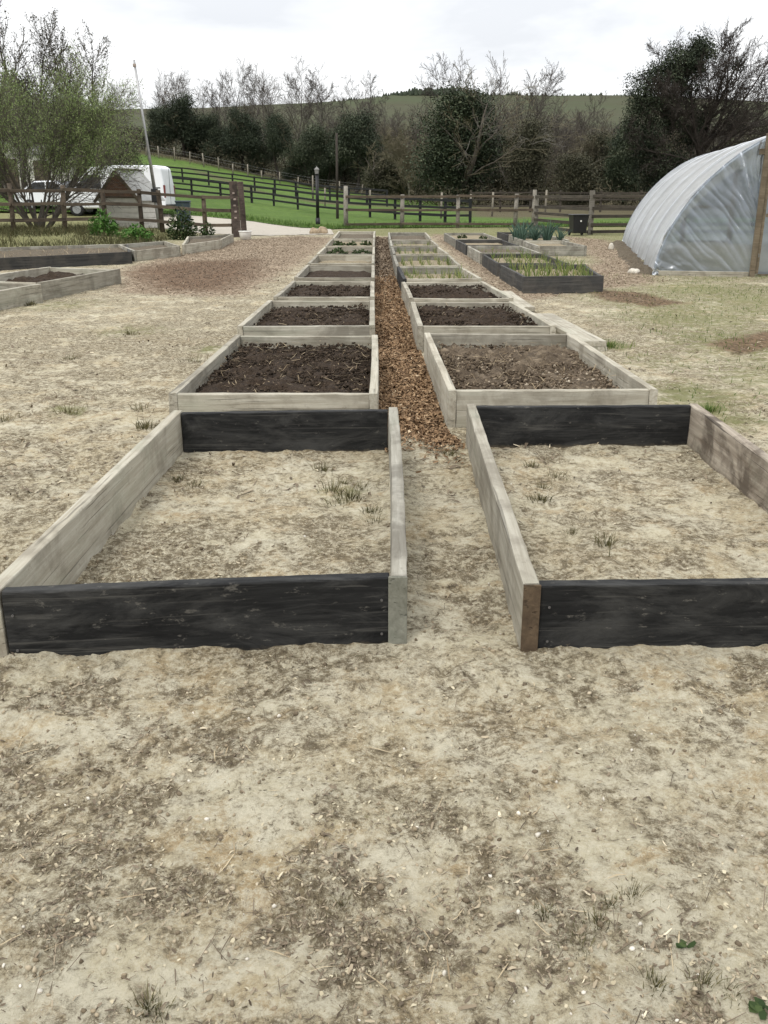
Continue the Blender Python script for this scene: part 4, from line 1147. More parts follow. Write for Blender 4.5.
# sparse thin grass on the right and near the fences
def thin_grass():
    rng = np.random.default_rng(41); n = 26000
    x = np.concatenate([rng.uniform(1.9, 9, n // 2), rng.uniform(-9, 9, n // 2)]); y = np.concatenate([rng.uniform(4.6, 17, n // 2), rng.uniform(14, 42, n // 2)])
    d, gr, chip, mul = masks(x, y)
    nz = fbm(x * 2.2, y * 2.2, 4, 91, 0.6)
    keep = (rng.random(n) < sstep(0.42, 0.75, gr * 0.6 + nz * 0.75) * np.clip(gr * 1.6, 0, 1)) & ~in_filled(x, y)
    x, y = x[keep], y[keep]
    V, F, t = blades(np.stack([x, y, ground_z(x, y) - 0.003], 1), rng.uniform(0.02, 0.06, len(x)), 0.006, rng, 0.9)
    tag(link('grass', mesh_np('grass', V, F, {'tone': t}), M['greengrass']), 'thin patchy grass on the right side and before the fences', 'grass', kind='stuff')
    # rank dead grass on the bank by the old fence
    n = 15000; x = rng.uniform(-15.5, -6.5, n); y = rng.uniform(24.5, 33, n)
    nz = fbm(x * 0.9, y * 0.9, 4, 12, 0.6)
    keep = (rng.random(n) < sstep(0.35, 0.6, nz)) & ~in_filled(x, y); x, y = x[keep], y[keep]; n = len(x)
    V, F, t = blades(np.stack([x, y, ground_z(x, y) - 0.01], 1), rng.uniform(0.08, 0.32, n), 0.016, rng, 1.1, tone=np.clip(rng.random(n) * 0.8 + 0.3 * (fbm(x, y, 3, 4) - 0.4), 0, 1))
    tag(link('dead_grass', mesh_np('dead_grass', V, F, {'tone': t}), M['drygrass']), 'rank brown grass on the bank under the old fence', 'grass', kind='stuff')
    # longer grass along the near edge of the field
    n = 14000; u = rng.uniform(-0.5, 0.5, n); y = np.interp(u, FE_U, FE_Y) + np.abs(rng.normal(0, 1.6, n)); x = u * y
    V, F, t = blades(np.stack([x, y, T(x, y)], 1), rng.uniform(0.06, 0.2, n), 0.02, rng, 0.6, tone=rng.beta(2, 3, n))
    tag(link('grass', mesh_np('grass', V, F, {'tone': t}), M['greengrass']), 'longer green grass along the near edge of the pasture', 'grass', kind='stuff')
    # bleached stalks in the long black bed
    n = 420; q = np.array(L3q); a, b = rng.random(n), rng.random(n)
    P = (q[0] * (1 - a)[:, None] + q[1] * a[:, None]) * (1 - b)[:, None] + (q[3] * (1 - a)[:, None] + q[2] * a[:, None]) * b[:, None]
    V, F, t = blades(np.column_stack([P, np.full(n, 0.15)]), rng.uniform(0.02, 0.16, n) * rng.random(n), 0.014, rng, 1.3, tone=rng.uniform(0.0, 0.6, n))
    tag(link('dead_stalks', mesh_np('dead_stalks', V, F, {'tone': t}), M['straw']), 'dry bleached stalks standing in the long black bed', 'dead stalks', kind='stuff')
thin_grass()

# ------------------------------------------------------------------ vegetables
rng = np.random.default_rng(57)
shoot_meshes = [tuft_mesh('vegetable_shoot', rng, 7, 0.012, 0.30, 0.014, 0.35), tuft_mesh('vegetable_shoot', rng, 5, 0.010, 0.26, 0.014, 0.45), tuft_mesh('vegetable_shoot', rng, 9, 0.015, 0.22, 0.013, 0.5)]
def plant_bed(q, z, rows, cols, label, group, s, jit=0.3, skipp=0.08):
    q = np.array(q); k = 0
    for i in range(rows):
        for j in range(cols):
            if rng.random() < skipp: continue
            u = (j + 0.5 + rng.normal(0, jit * 0.4)) / cols * 0.88 + 0.06; v = (i + 0.5 + rng.normal(0, jit * 0.4)) / rows * 0.9 + 0.05
            p = (q[0] * (1 - u) + q[1] * u) * (1 - v) + (q[3] * (1 - u) + q[2] * u) * v
            o = link('vegetable_shoot', shoot_meshes[k % 3], M['shoot'], None, (p[0], p[1], z - 0.01), (0, 0, rng.uniform(0, 6.3)))
            o.scale = [s * rng.uniform(0.7, 1.2)] * 3; k += 1
            tag(o, label, 'shoot', group)
plant_bed(C_beds[0][1], 0.165, 8, 8, 'upright green shoot in the black bed nearest the polytunnel corner', 'green shoots in the nearest black bed', 1.0)
plant_bed(C_beds[1][1], 0.165, 7, 6, 'green shoot in the second black bed before the polytunnel', 'green shoots in the second black bed', 0.85)
plant_bed(C_beds[2][1], 0.165, 4, 4, 'small shoot in the grey middle bed before the polytunnel', 'shoots in the grey middle bed', 0.5)
plant_bed(B_beds[3][1], 0.13, 7, 6, 'thin shoot in the nearest planted bed right of the path', 'thin shoots in the nearest planted path bed', 0.75)
plant_bed(B_beds[4][1], 0.14, 6, 6, 'thin shoot in the second planted bed right of the path', 'thin shoots in the second planted path bed', 0.7)
plant_bed(B_beds[5][1], 0.14, 5, 6, 'thin shoot in the third planted bed right of the path', 'thin shoots in the third planted path bed', 0.6)
plant_bed(B_beds[6][1], 0.14, 4, 6, 'thin shoot in the fourth planted bed right of the path', 'thin shoots in the fourth planted path bed', 0.55)

def leafy_mesh(name, rng, n, r, h, L, W):
    a = rng.uniform(0, 2 * pi, n); rr = r * np.sqrt(rng.random(n)); zz = h * rng.random(n) * (1 - (rr / r) ** 2 * 0.6)
    V, F, t = flakes(np.stack([rr * np.cos(a), rr * np.sin(a), zz], 1), rng.uniform(0.6, 1.2, n) * L, rng.uniform(0.6, 1.2, n) * W, rng, 0.6, 0.3, yaw=a)
    return mesh_np(name, V, F, {'tone': t})
clump = leafy_mesh('leafy_plant', rng, 70, 0.17, 0.14, 0.08, 0.06)
def clumps(q, z, spots, label, group, s=1.0):
    q = np.array(q)
    for u, v in spots:
        p = (q[0] * (1 - u) + q[1] * u) * (1 - v) + (q[3] * (1 - u) + q[2] * u) * v
        o = link('leafy_plant', clump, M['herb'], None, (p[0], p[1], z), (0, 0, rng.uniform(0, 6))); o.scale = [s * rng.uniform(0.8, 1.2)] * 3
        tag(o, label, 'plant', group)
clumps(A_beds[5][1], 0.15, [(0.2, .5), (0.42, .45), (0.66, .5), (0.88, .5), (0.3, .8), (.75, .75)], 'low dark green leafy clump in the bed left of the path', 'leafy clumps in the left path bed', 0.6)
clumps(A_beds[6][1], 0.15, [(0.2, .5), (0.5, .5), (0.8, .5), (0.35, .2)], 'small dull seedling clump in the second last left bed', 'seedling clumps in the second last left bed', 0.7)
clumps(C_beds[4][1], 0.16, [(0.3, .5), (0.75, .4)], 'leafy green plant in the farthest bed before the polytunnel', 'leafy plants in the farthest black row bed', 0.75)
leek = tuft_mesh('leek', rng, 26, 0.03, 0.60, 0.04, 0.85)
q = np.array(D_beds[1][1])
for i, (u, v) in enumerate([(0.08, .3), (0.22, .6), (0.36, .3), (0.5, .6), (0.64, .3), (.78, .6), (.92, .3), (0.12, .85), (0.3, .95), (0.48, .9), (.66, .95), (.85, .9), (0.05, .6), (.57, .15)]):
    p = (q[0] * (1 - u) + q[1] * u) * (1 - v) + (q[3] * (1 - u) + q[2] * u) * v
    o = link('leek', leek, M['leek'], None, (p[0], p[1], 0.14), (0, 0, i * 2.1)); o.scale = [rng.uniform(0.8, 1.15)] * 3
    tag(o, 'blue green leek with strappy leaves in the far bed before the fence', 'leek', 'leeks in the far bed')
# nettles and a taller leafy shrub by the little shed
def bushy(name, px, y, w, h, n, L, mat, label):
    rg = np.random.default_rng(int(px * 7))
    x = XP(px, y); V0 = []
    me = leafy_mesh(name, rg, n, w, h, L, L * 0.5)
    return tag(link(name, me, M[mat], None, (x, y, gz(x, y))), label, 'plant')
bushy('nettle_patch', 104, 28.2, 0.42, 0.75, 480, 0.13, 'nettle', 'taller bright green nettle clump in front of the little shed')
bushy('nettle_patch', 136, 27.6, 0.50, 0.45, 420, 0.13, 'nettle', 'low bright green nettle clump right of the taller nettle clump')
bushy('leafy_bush', 183, 29.6, 0.46, 1.05, 600, 0.13, 'herb', 'dark green leafy bush beneath the slate blue bin')
bushy('leafy_bush', 207, 30.4, 0.26, 0.55, 220, 0.11, 'herb', 'small dark green bush left of the red brown gate posts')

# ------------------------------------------------------------------ loose planks
rng = np.random.default_rng(71)
def plank(label, a, b, z, w=0.225, t=0.05, group='loose planks right of the path beds', mat='pale_wood'):
    d = Vector((b[0] - a[0], b[1] - a[1])); L = d.length
    me = board_mesh(L, t, w, rng, 14)
    c = ((a[0] + b[0]) / 2, (a[1] + b[1]) / 2)
    o = link('plank', me, M[mat], None, (c[0], c[1], z + t / 2), (0, 0, math.atan2(d.y, d.x)))
    return tag(o, label, 'plank', group)
e0, e1 = G(594.5, 339.5, 0.10), G(543, 312, 0.10)
plank('bottom plank of the two stacked planks beside the dark soil bed', (e0.x + .01, e0.y), (e1.x + 0.01, e1.y), gz(e0.x, e0.y) - 0.005)
plank('top plank of the two stacked planks beside the dark soil bed', (e0.x, e0.y), (e1.x, e1.y), gz(e0.x, e0.y) + 0.047)
e0, e1 = G(526, 304, 0.10), G(503, 288, 0.10)
plank('single loose plank behind the stacked pair, right of the path', (e0.x, e0.y), (e1.x, e1.y), gz(e0.x, e0.y) + 0.01, t=0.05)

# ------------------------------------------------------------------ fences
def post_part(parent, name, x, y, z0, h, w, mat, rng, lean=0.0, round_=False):
    b = MB()
    if round_:
        b.tube([(0, 0, -0.1), (0, 0, h * .5), (rng.normal(0, .01), 0, h)], [w / 2, w / 2 * .97, w / 2 * .9], 9)
    else:
        b.box((0, 0, h / 2 - 0.05), (w, w * 0.85, h + 0.1), bev=0.008)
    o = b.build(name, mat, parent, round_, (x, y, z0), (rng.normal(0, lean), rng.normal(0, lean), rng.normal(0, 0.1)))
    return o

def rail_part(parent, name, a, b, h, t, mat, rng, n=8):
    d = Vector(b) - Vector(a); L = d.length
    me = board_mesh(L, h, t, rng, n)
    o = link(name, me, mat, parent, (Vector(a) + Vector(b)) / 2)
    o.rotation_euler = Vector((1, 0, 0)).rotation_difference(d.normalized()).to_euler()
    yaw = math.atan2(d.y, d.x); pit = math.asin(d.z / L)
    o.rotation_euler = (0, -pit, yaw)
    return o

def fence(label, pts, heights, rails, mats, pw=0.12, rh=0.10, rt=0.04, group=None, lean=0.02, seed=1, round_=False, rail_side=-1, name='fence', gaps=()):
    """pts: post positions; heights: post heights; rails: fractions given as absolute heights"""
    rng = np.random.default_rng(seed)
    cx, cy = pts[0]
    root = thing(name, label, 'fence', (cx, cy, float(T(cx, cy))), 0, group)
    base = float(T(cx, cy))
    loc = [(x - cx, y - cy, float(T(x, y)) - base) for x, y in pts]
    for (x, y, z), h in zip(loc, heights):
        post_part(root, 'post', x, y, z, h, pw * rng.uniform(0.9, 1.15), mats[0], rng, lean, round_)
    for i in range(len(loc) - 1):
        if i in gaps: continue
        a, b = Vector(loc[i]), Vector(loc[i + 1])
        d = (b - a).normalized(); nrm = Vector((d.y, -d.x, 0)).normalized() * (pw / 2 + rt / 2 - 0.004)
        if nrm.y > 0: nrm = -nrm
        for k, hh in enumerate(rails):
            j0, j1 = rng.normal(0, 0.012), rng.normal(0, 0.012)
            rail_part(root, 'rail', a + nrm + Vector((0, 0, hh + j0)) + d * 0.004, b + nrm + Vector((0, 0, hh + j1)) - d * 0.004, rh * rng.uniform(0.9, 1.1), rt, mats[1], rng)
    return root

def pl(*pp): return [(XP(px, y), y) for px, y in pp]
fence('weathered brown post and rail fence on the grassy bank at left', pl((-60, 28.8), (15, 29.6), (66, 30.6), (107, 31.6), (143, 32.2), (163, 32.6), (206, 32.6), (234, 31.9)),
      [1.35, 1.42, 1.38, 1.25, 1.32, 1.35, 1.3, 1.2], [0.35, 0.82, 1.22], (M['brown_wood'], M['brown_wood']), 0.15, 0.10, 0.045, seed=5, lean=0.03, round_=True)
fence('silvery post and rail fence across the far end of the bed rows', pl((346, 40), (402, 40), (457.5, 40), (515, 40), (533, 39.6)),
      [1.65, 1.32, 1.30, 1.35, 1.5], [0.16, 0.72, 1.24], (M['silver_wood'], M['brown_wood']), 0.19, 0.10, 0.045, seed=6, lean=0.012, round_=True)
fence('grey post and rail fence from the leeks to behind the polytunnel', pl((536, 39), (590, 33.3), (640, 33.3), (690, 33.6), (760, 34), (840, 34)),
      [1.3, 1.45, 1.3, 1.3, 1.3, 1.3], [0.10, 0.34, 0.60, 0.86, 1.25], (M['silver_wood'], M['dark_rail']), 0.14, 0.11, 0.045, seed=8, lean=0.012)
# black fences on the pasture
def bf(px, y): return (XP(px, y, float(T((px - 384) / 975 * y, y))), y)
b1 = [bf(px, y) for px, y in ((120, 82), (150, 83), (183, 84), (209, 84.5), (233, 84.5), (255, 84), (275, 83.5), (296, 82.5), (313, 81), (330, 79), (349, 77), (367, 75.5), (387, 74))]
fence('upper black three rail fence high on the green slope', b1, [1.25] * len(b1), [0.45, 0.82, 1.18], (M['black_fence'], M['black_fence']), 0.15, 0.12, 0.05, seed=9, lean=0.01, group='black three rail paddock fences')
b2 = [bf(px, y) for px, y in ((165, 66), (192, 64.5), (221, 63), (252, 61), (274, 59), (298, 56.5), (318, 54), (345, 51.5), (370, 49.5), (395, 47.8), (420, 46), (445, 44.6), (470, 43.6))]
fence('lower black three rail fence running down towards the silvery fence', b2, [1.1] * len(b2), [0.36, 0.70, 1.02], (M['black_fence'], M['black_fence']), 0.13, 0.11, 0.05, seed=10, lean=0.01, group='black three rail paddock fences')
b3 = [bf(px, y) for px, y in ((470, 62), (500, 62), (530, 62), (560, 62), (600, 62), (640, 61), (680, 60))]
fence('brown paling rails in front of the dark trees at right', b3, [1.35] * len(b3), [0.4, 0.8, 1.2], (M['dark_rail'], M['dark_rail']), 0.13, 0.10, 0.05, seed=12)
# wire fence with pale stakes under the trees
def wire_fence():
    rng = np.random.default_rng(14)
    pts = [(px, 106 - 0.035 * (px - 130)) for px in (132, 146, 159, 175, 190, 204, 219, 233, 248, 262, 280, 298, 318, 340, 362, 384)]
    w = [bf(px, y) for px, y in pts]
    cx, cy = w[0]; base = float(T(cx, cy))
    root = thing('wire_fence', 'wire fence with pale split stakes along the foot of the trees', 'fence', (cx, cy, base))
    top = []
    for x, y in w:
        z = float(T(x, y)) - base; h = rng.uniform(0.9, 1.45)
        post_part(root, 'stake', x - cx, y - cy, z, h, rng.uniform(0.10, 0.15), M['stake'], rng, 0.05, True)
        top.append((x - cx, y - cy, z))
    for hh in (0.5, 0.9, 1.15):
        b = MB(); b.tube([(x, y, z + hh) for x, y, z in top], 0.006, 4); b.build('wire', M['galv'], root)
wire_fence()
# pale tree guards
for i, (px, y, h, lb) in enumerate(((313, 78, 1.9, 'pale slim tree guard left of the black lamp post'), (325, 66, 1.2, 'short pale tree guard right of the black lamp post'), (370, 70, 1.2, 'slim pale tree guard right of the tall dark pole'),
                                    (441, 50, 1.3, 'pale tree guard behind the silvery fence near the ivy tree'), (470, 52, 1.2, 'pale tree guard behind the silvery fence, right of the first'), (492, 53, 1.3, 'pale tree guard seen between the far fence posts before the leeks'),
                                    (545, 56, 1.4, 'pale tree guard behind the fence, left of the black bin'))):
    x, y = bf(px, y); b = MB(); b.tube([(0, 0, -.1), (0.01, 0, h * .6), (0.02, 0, h)], 0.055, 8)
    tag(b.build('tree_guard', M['stake'], None, True, (x, y, float(T(x, y)))), lb, 'tree guard', 'pale tree guards on the pasture')

# ------------------------------------------------------------------ gate posts, lamp post, poles
rng = np.random.default_rng(77)
def gatepost(px, y, h, w, label, plates):
    x = XP(px, y); root = thing('gate_post', label, 'gate post', (x, y, gz(x, y)), 0.15, 'red brown gate posts by the white tub', rot=(0.0, -0.035, 0.15))
    b = MB(); b.box((0, 0, h / 2 - .1), (w, w * 0.8, h + .2), bev=0.015); b.build('post', M['red_wood'], root)
    if plates:
        for k in range(5):
            b = MB(); b.box((0.02 * (k % 2) - .01, -w * 0.4 - 0.012, h * (0.35 + 0.11 * k)), (0.075, 0.02, 0.055), bev=0.006); b.build('hinge_plate', M['chain'], root)
gatepost(237.5, 31.4, 1.72, 0.26, 'thick red brown gate post with rusty plates, left of the pair', True)
gatepost(244.5, 32.0, 1.72, 0.19, 'plainer red brown gate post, right of the pair', False)

def lamp_post():
    x, y = XP(318, 42.0), 42.0; z = float(T(x, y))
    root = thing('lamp_post', 'black garden lamp post with a small lantern beside the pasture fence', 'lamp post', (x, y, z))
    b = MB(); b.tube([(0, 0, -.1), (0, 0, .3)], 0.10, 12); b.tube([(0, 0, .3), (0, 0, 2.05)], [0.075, 0.065], 12); b.build('post', M['black_plastic'], root, True)
    b = MB(); b.lathe([(0.05, 2.05), (0.09, 2.08), (0.095, 2.09), (0.09, 2.10)], 8); b.build('lantern_base', M['metal_dark'], root)
    b = MB(); b.lathe([(0.075, 2.10), (0.10, 2.27), (0.0, 2.27)], 6); b.build('lantern_glass', M['roof_grey'], root)
    b = MB(); b.lathe([(0.12, 2.27), (0.06, 2.34), (0.02, 2.37), (0.02, 2.40), (0.0, 2.41)], 6); b.build('lantern_cap', M['roof_grey'], root)
lamp_post()
def pole(px_b, py_top, px_t, y, r0, r1, name, label, mat, extras=True):
    x = XP(px_b, y, 0.3); z = float(T(x, y)); zt = ZP(py_top, y); xt = XP(px_t, y, zt)
    root = thing(name, label, 'pole', (x, y, z))
    b = MB(); dx = xt - x; h = zt - z
    b.tube([(0, 0, -.2), (dx * .22, 0, h * .22), (dx * .23, 0, h * .23)], [r0, r0, r0 * .8], 10); b.build('lower_tube', mat, root, True)
    b = MB(); b.tube([(dx * .22, 0, h * .22), (dx * .6, 0, h * .6), (dx, 0, h)], [r0 * .78, r1 * 1.2, r1], 10); b.build('upper_tube', mat, root, True)
    if extras:
        b = MB(); b.box((dx * .21, -r0, h * .21), (r0 * 2.6, r0 * 1.6, 0.45), bev=.01); b.build('bracket', M['metal_dark'], root)
        b = MB(); b.box((dx * .995, 0, h * .97), (r1 * 2.8, r1 * 2.8, 0.1), bev=.01); b.build('tip_cap', M['chain'], root)
pole(160.5, 60, 134, 34.0, 0.085, 0.035, 'flag_pole', 'leaning grey metal pole rising behind the little shed', M['galv'])
pole(337.5, 133, 336.5, 47.0, 0.07, 0.05, 'wooden_pole', 'tall thin dark wooden pole standing behind the silvery fence', M['dark_bark'], False)

# ------------------------------------------------------------------ bins, tub, stones
def wheelie(px, y, w, h, mat, label):
    x = XP(px, y); root = thing('wheelie_bin', label, 'bin', (x, y, gz(x, y) if y < 45 else float(T(x, y))), 0.12)
    b = MB(); b.box((0, 0, h * .48 + .06), (w * .80, w * .82, h * .88), taper=(1.22, 1.2), bev=.02); b.build('body', mat, root)
    b = MB(); b.box((0, 0, h * .965 + .03), (w * 1.06, w * 1.08, h * .06), bev=.02); b.box((0, w * .50, h * .93), (w * .8, .05, .04), bev=.01); b.build('lid', mat, root)
    for s in (-1, 1):
        b = MB(); b.tube([(s * w * .36, w * .42, .10), (s * w * .44, w * .42, .10)], .10, 12); b.build('wheel', M['rubber'], root)
    b = MB(); b.box((0, -w * .50, h * .72), (w * .08, .012, .05)); b.build('sticker', M['white_plastic'], root)
wheelie(577.5, 32.6, 0.55, 0.66, M['black_plastic'], 'black bin with a small white sticker before the right fence')
wheelie(185, 35.5, 0.52, 1.02, M['blue_plastic'], 'slate blue bin behind the fence beside the van')
def tub():
    x, y = XP(245.5, 29.6), 29.6
    root = thing('tub', 'white plastic tub at the foot of the gate posts', 'tub', (x, y, gz(x, y)))
    b = MB(); b.lathe([(0.0, 0.0), (0.16, 0.0), (0.19, 0.24), (0.19, 0.25), (0.18, 0.25), (0.15, 0.02), (0.0, 0.02)], 20); b.build('bucket', M['white_plastic'], root, True)
    b = MB(); b.lathe([(0.192, 0.225), (0.205, 0.23), (0.205, 0.255), (0.19, 0.26)], 20); b.build('rim', M['white_plastic'], root, True)
tub()
def rock(px, y, s, label, seed, name='stone', mat='tan_stone', group=None):
    rg = np.random.default_rng(seed)
    bm = bmesh.new(); bmesh.ops.create_icosphere(bm, subdivisions=3, radius=1.0)
    k = rg.uniform(0, 50)
    for v in bm.verts:
        n = fbm(np.array([v.co.x * 1.5 + k]), np.array([v.co.y * 1.5 + v.co.z * 1.7]), 3, seed)[0]
        v.co = v.co * (0.7 + 0.6 * n); v.co.x *= s[0]; v.co.y *= s[1]; v.co.z = max(v.co.z, -0.3) * s[2]
    me = bpy.data.meshes.new(name); bm.to_mesh(me); bm.free()
    for p in me.polygons: p.use_smooth = True
    x = XP(px, y); tag(link(name, me, M[mat], None, (x, y, gz(x, y) + 0.25 * s[2])), label, 'stone', group)
rock(314, 34.0, (0.17, 0.14, 0.16), 'rounded tan stone on the track edge, left of the two', 3, group='tan stones at the track edge')
rock(322, 34.2, (0.19, 0.15, 0.18), 'rounded tan stone on the track edge, right of the two', 4, group='tan stones at the track edge')
rock(611, 24.0, (0.07, 0.06, 0.12), 'small pale upright stone near the polytunnel far corner', 5, mat='stone')
rock(634, 16.9, (0.10, 0.08, 0.07), 'pale flat stone at the near corner of the polytunnel', 6, mat='stone')
rock(585, 13.6, (0.05, 0.04, 0.06), 'small white stone on the corner of the black bed', 8, mat='stone')

# ------------------------------------------------------------------ vehicles and shed
def loft(secs, y0, y1):
    pass

def van():
    y = 45.5; x = XP(120, y); z = float(T(x, y - 1))
    root = thing('van', 'white high roofed panel van parked behind the little shed', 'van', (x, y, z), radians(-2))
    L, W, H = 5.0, 1.9, 2.25
    # side profile, front at -x
    prof = [(-2.5, 0.35), (-2.52, 0.75), (-2.42, 0.98), (-1.75, 1.18), (-1.22, 1.88), (-0.85, 2.14), (-0.3, 2.22), (2.15, 2.22), (2.36, 2.12), (2.47, 1.4), (2.5, 0.75), (2.5, 0.35)]
    b = MB(); b.prism(prof, -W / 2, W / 2); o = b.build('body', M['van_white'], root); mod = o.modifiers.new('round', 'BEVEL'); mod.width = .10; mod.segments = 3; mod.limit_method = 'ANGLE'; mod.angle_limit = radians(40)
    b = MB(); b.prism([(-1.62, 1.22), (-1.14, 1.82), (-0.42, 1.82), (-0.42, 1.22)], -W / 2 - .012, -W / 2 + .02); b.build('cab_window', M['glass'], root)
    R = Matrix.Rotation(radians(-53), 3, 'Y')
    b = MB(); b.box((-1.50, 0, 1.545), (0.80, W * .82, .02), rot=Matrix.Rotation(radians(-52.8), 3, 'Y'), bev=.01); b.build('windscreen', M['glass'], root)
    b = MB()
    for sx in (-0.32, 1.02): b.box((sx, -W / 2 - .003, 1.2), (.018, .012, 1.65))
    b.box((0.95, -W / 2 - .004, 1.25), (2.7, .012, .05)); b.build('door_seams', M['metal_dark'], root)
    b = MB(); b.box((2.5, -.0, 1.3), (.014, .02, 1.6)); b.box((2.505, -.42, .95), (.02, .30, .09)); b.build('rear_door_seam', M['metal_dark'], root)
    for s in (-1, 1):
        b = MB(); b.box((2.46, s * (W / 2 - .08), 1.1), (.10, .12, .55), bev=.02); b.build('tail_lamp', M['red_lamp'], root)
        b = MB(); b.box((-2.46, s * (W / 2 - .25), .88), (.12, .28, .20), bev=.03); b.build('headlight', M['lamp_clear'], root)
        b = MB(); b.box((-1.45, s * (W / 2 + .12), 1.32), (.10, .22, .26), bev=.03); b.build('mirror', M['black_plastic'], root)
    b = MB(); b.box((2.52, 0, .45), (.10, W * .96, .18), bev=.03); b.box((-2.52, 0, .48), (.10, W * .96, .26), bev=.03); b.build('bumper', M['black_plastic'], root)
    for sx in (-1.65, 1.55):
        for s in (-1, 1):
            w = thing('wheel', None, None, (sx, s * (W / 2 - .1), .33)); w.parent = root
            b = MB(); b.tube([(0, -.11, 0), (0, -.09, 0), (0, .09, 0), (0, .11, 0)], [.28, .33, .33, .28], 20); b.build('tyre', M['rubber'], w, True)
            b = MB(); b.tube([(0, -.118, 0), (0, .118, 0)], .20, 16); b.build('rim', M['rim'], w)
van()

def car():
    y = 47.5; x = XP(64, y); z = float(T(x, y - 1)) - 0.05
    root = thing('parked_car', 'white car with sloping bonnet parked nose towards the van', 'car', (x, y, z), radians(-8))
    W = 1.7
    prof = [(-2.0, 0.3), (-2.0, 0.85), (-1.6, 0.98), (-1.0, 1.42), (0.15, 1.46), (0.85, 1.0), (1.75, 0.82), (1.98, 0.6), (2.0, 0.3)]
    b = MB(); b.prism(prof, -W / 2, W / 2); o = b.build('body', M['van_white'], root); mod = o.modifiers.new('round', 'BEVEL'); mod.width = .08; mod.segments = 3; mod.limit_method = 'ANGLE'
    b = MB(); b.prism([(-1.4, 1.0), (-0.92, 1.36), (-.35, 1.38), (-.35, 1.0)], -W / 2 - .01, -W / 2 + .02); b.prism([(-.28, 1.0), (-.28, 1.38), (.1, 1.39), (.66, 1.0)], -W / 2 - .01, -W / 2 + .02); b.build('side_window', M['glass'], root)
    b = MB(); b.box((.52, 0, 1.245), (.78, W * .84, .02), rot=Matrix.Rotation(radians(33.3), 3, 'Y'), bev=.01); b.build('windscreen', M['glass'], root)
    for sx in (-1.25, 1.25):
        for s in (-1, 1):
            w = thing('wheel', None, None, (sx, s * (W / 2 - .08), .3)); w.parent = root
            b = MB(); b.tube([(0, -.1, 0), (0, -.08, 0), (0, .08, 0), (0, .1, 0)], [.26, .3, .3, .26], 20); b.build('tyre', M['rubber'], w, True)
            b = MB(); b.tube([(0, -.108, 0), (0, .108, 0)], .19, 16); b.build('rim', M['rim'], w)
    for s in (-1, 1):
        b = MB(); b.box((1.93, s * .6, .68), (.12, .3, .14), bev=.03); b.build('headlight', M['lamp_clear'], root)
car()

def outbuilding(px, y, w, d, h, rise, label, roof):
    x = XP(px, y); z = float(T(x, y))
    root = thing('outbuilding', label, 'outbuilding', (x, y, z), radians(6))
    b = MB(); b.box((0, 0, h / 2 - .2), (w, d, h + .4)); b.build('wall', M['pale_board'], root)
    b = MB(); b.box((0, 0, h + rise / 2 + .06), (w + .4, d + .4, .08), rot=Matrix.Rotation(math.atan2(rise, d), 3, 'X'), bev=.01)
    for k in range(12): b.box((-w / 2 + w * k / 11, -.0, h + rise / 2 + .115), (.05, d + .38, .05), rot=Matrix.Rotation(math.atan2(rise, d), 3, 'X'))
    b.build('roof', roof, root)
    b = MB(); b.box((-w * .2, -d / 2 - .01, 1.0), (.85, .05, 1.9), bev=.01); b.build('door', M['brown_wood'], root)
outbuilding(60, 56.0, 2.2, 2.4, 2.25, 0.5, 'low grey roofed outbuilding behind the white car', M['roof_grey'])
outbuilding(27, 58.0, 1.6, 2.2, 2.7, 0.5, 'small pale roofed outbuilding behind the big willow', M['roof_pale'])

def shed():
    y = 35.2; x = XP(121, y); z = gz(x, y) - 0.05
    root = thing('garden_shed', 'little shed with shingled brown gable and pale corrugated roof', 'shed', (x, y, z), radians(-12))
    w, d, he, hr = 1.5, 1.9, 1.12, 2.0
    b = MB(); b.box((0, d / 2, he / 2), (w, d, he)); b.build('wall', M['pale_board'], root)
    b = MB()
    for k in range(6):
        for yy, sx, sy, xx in ((-.012, w + .04, .024, 0), (d / 2, .024, d + .02, w / 2 + .012), (d / 2, .024, d + .02, -w / 2 - .012)):
            b.box((xx, yy, .10 + k * .185), (sx, sy, .165), bev=.006)
    b.build('boarding', M['pale_board'], root)
    b = MB(); b.prism([(-w / 2 - .03, he), (w / 2 + .03, he), (0.0, hr - .02)], -.06, .05); b.build('gable', M['shingle'], root)
    b = MB(); b.box((0, -.03, he - .01), (w + .10, .06, .07), bev=.008); b.build('gable_rail', M['brown_wood'], root)
    ang = math.atan2(hr - he, w / 2)
    for s in (-1, 1):
        L = hypot(w / 2 + .16, (w / 2 + .16) * tan(ang))
        b = MB(); n = 22
        top = []
        vs0, vs1 = [], []
        for i in range(n * 2 + 1):
            t = i / (n * 2); yy = -.07 + (d + .2) * t; bump_ = .018 * (1 if i % 2 else -1)
            for lst, dist in ((vs0, 0.0), (vs1, L)):
                px_, pz_ = s * dist * cos(ang), hr + .05 - dist * sin(ang)
                lst.append(b.bm.verts.new((px_ + s * sin(ang) * bump_, yy, pz_ + cos(ang) * bump_)))
        for i in range(n * 2): b.bm.faces.new((vs0[i], vs0[i + 1], vs1[i + 1], vs1[i]))
        o = b.build('roof', M['roof_pale'], root); m = o.modifiers.new('thick', 'SOLIDIFY'); m.thickness = .012
        b = MB(); b.box((s * L / 2 * cos(ang), -.085, hr - .01 - L / 2 * sin(ang)), (L, .03, .11), rot=Matrix.Rotation(s * ang, 3, 'Y'), bev=.006); b.build('barge_board', M['door_wood'], root)
    b = MB(); b.box((0, d / 2 + .03, hr + .07), (.14, d + .2, .04), bev=.01); b.build('ridge_cap', M['brown_wood'], root)
shed()

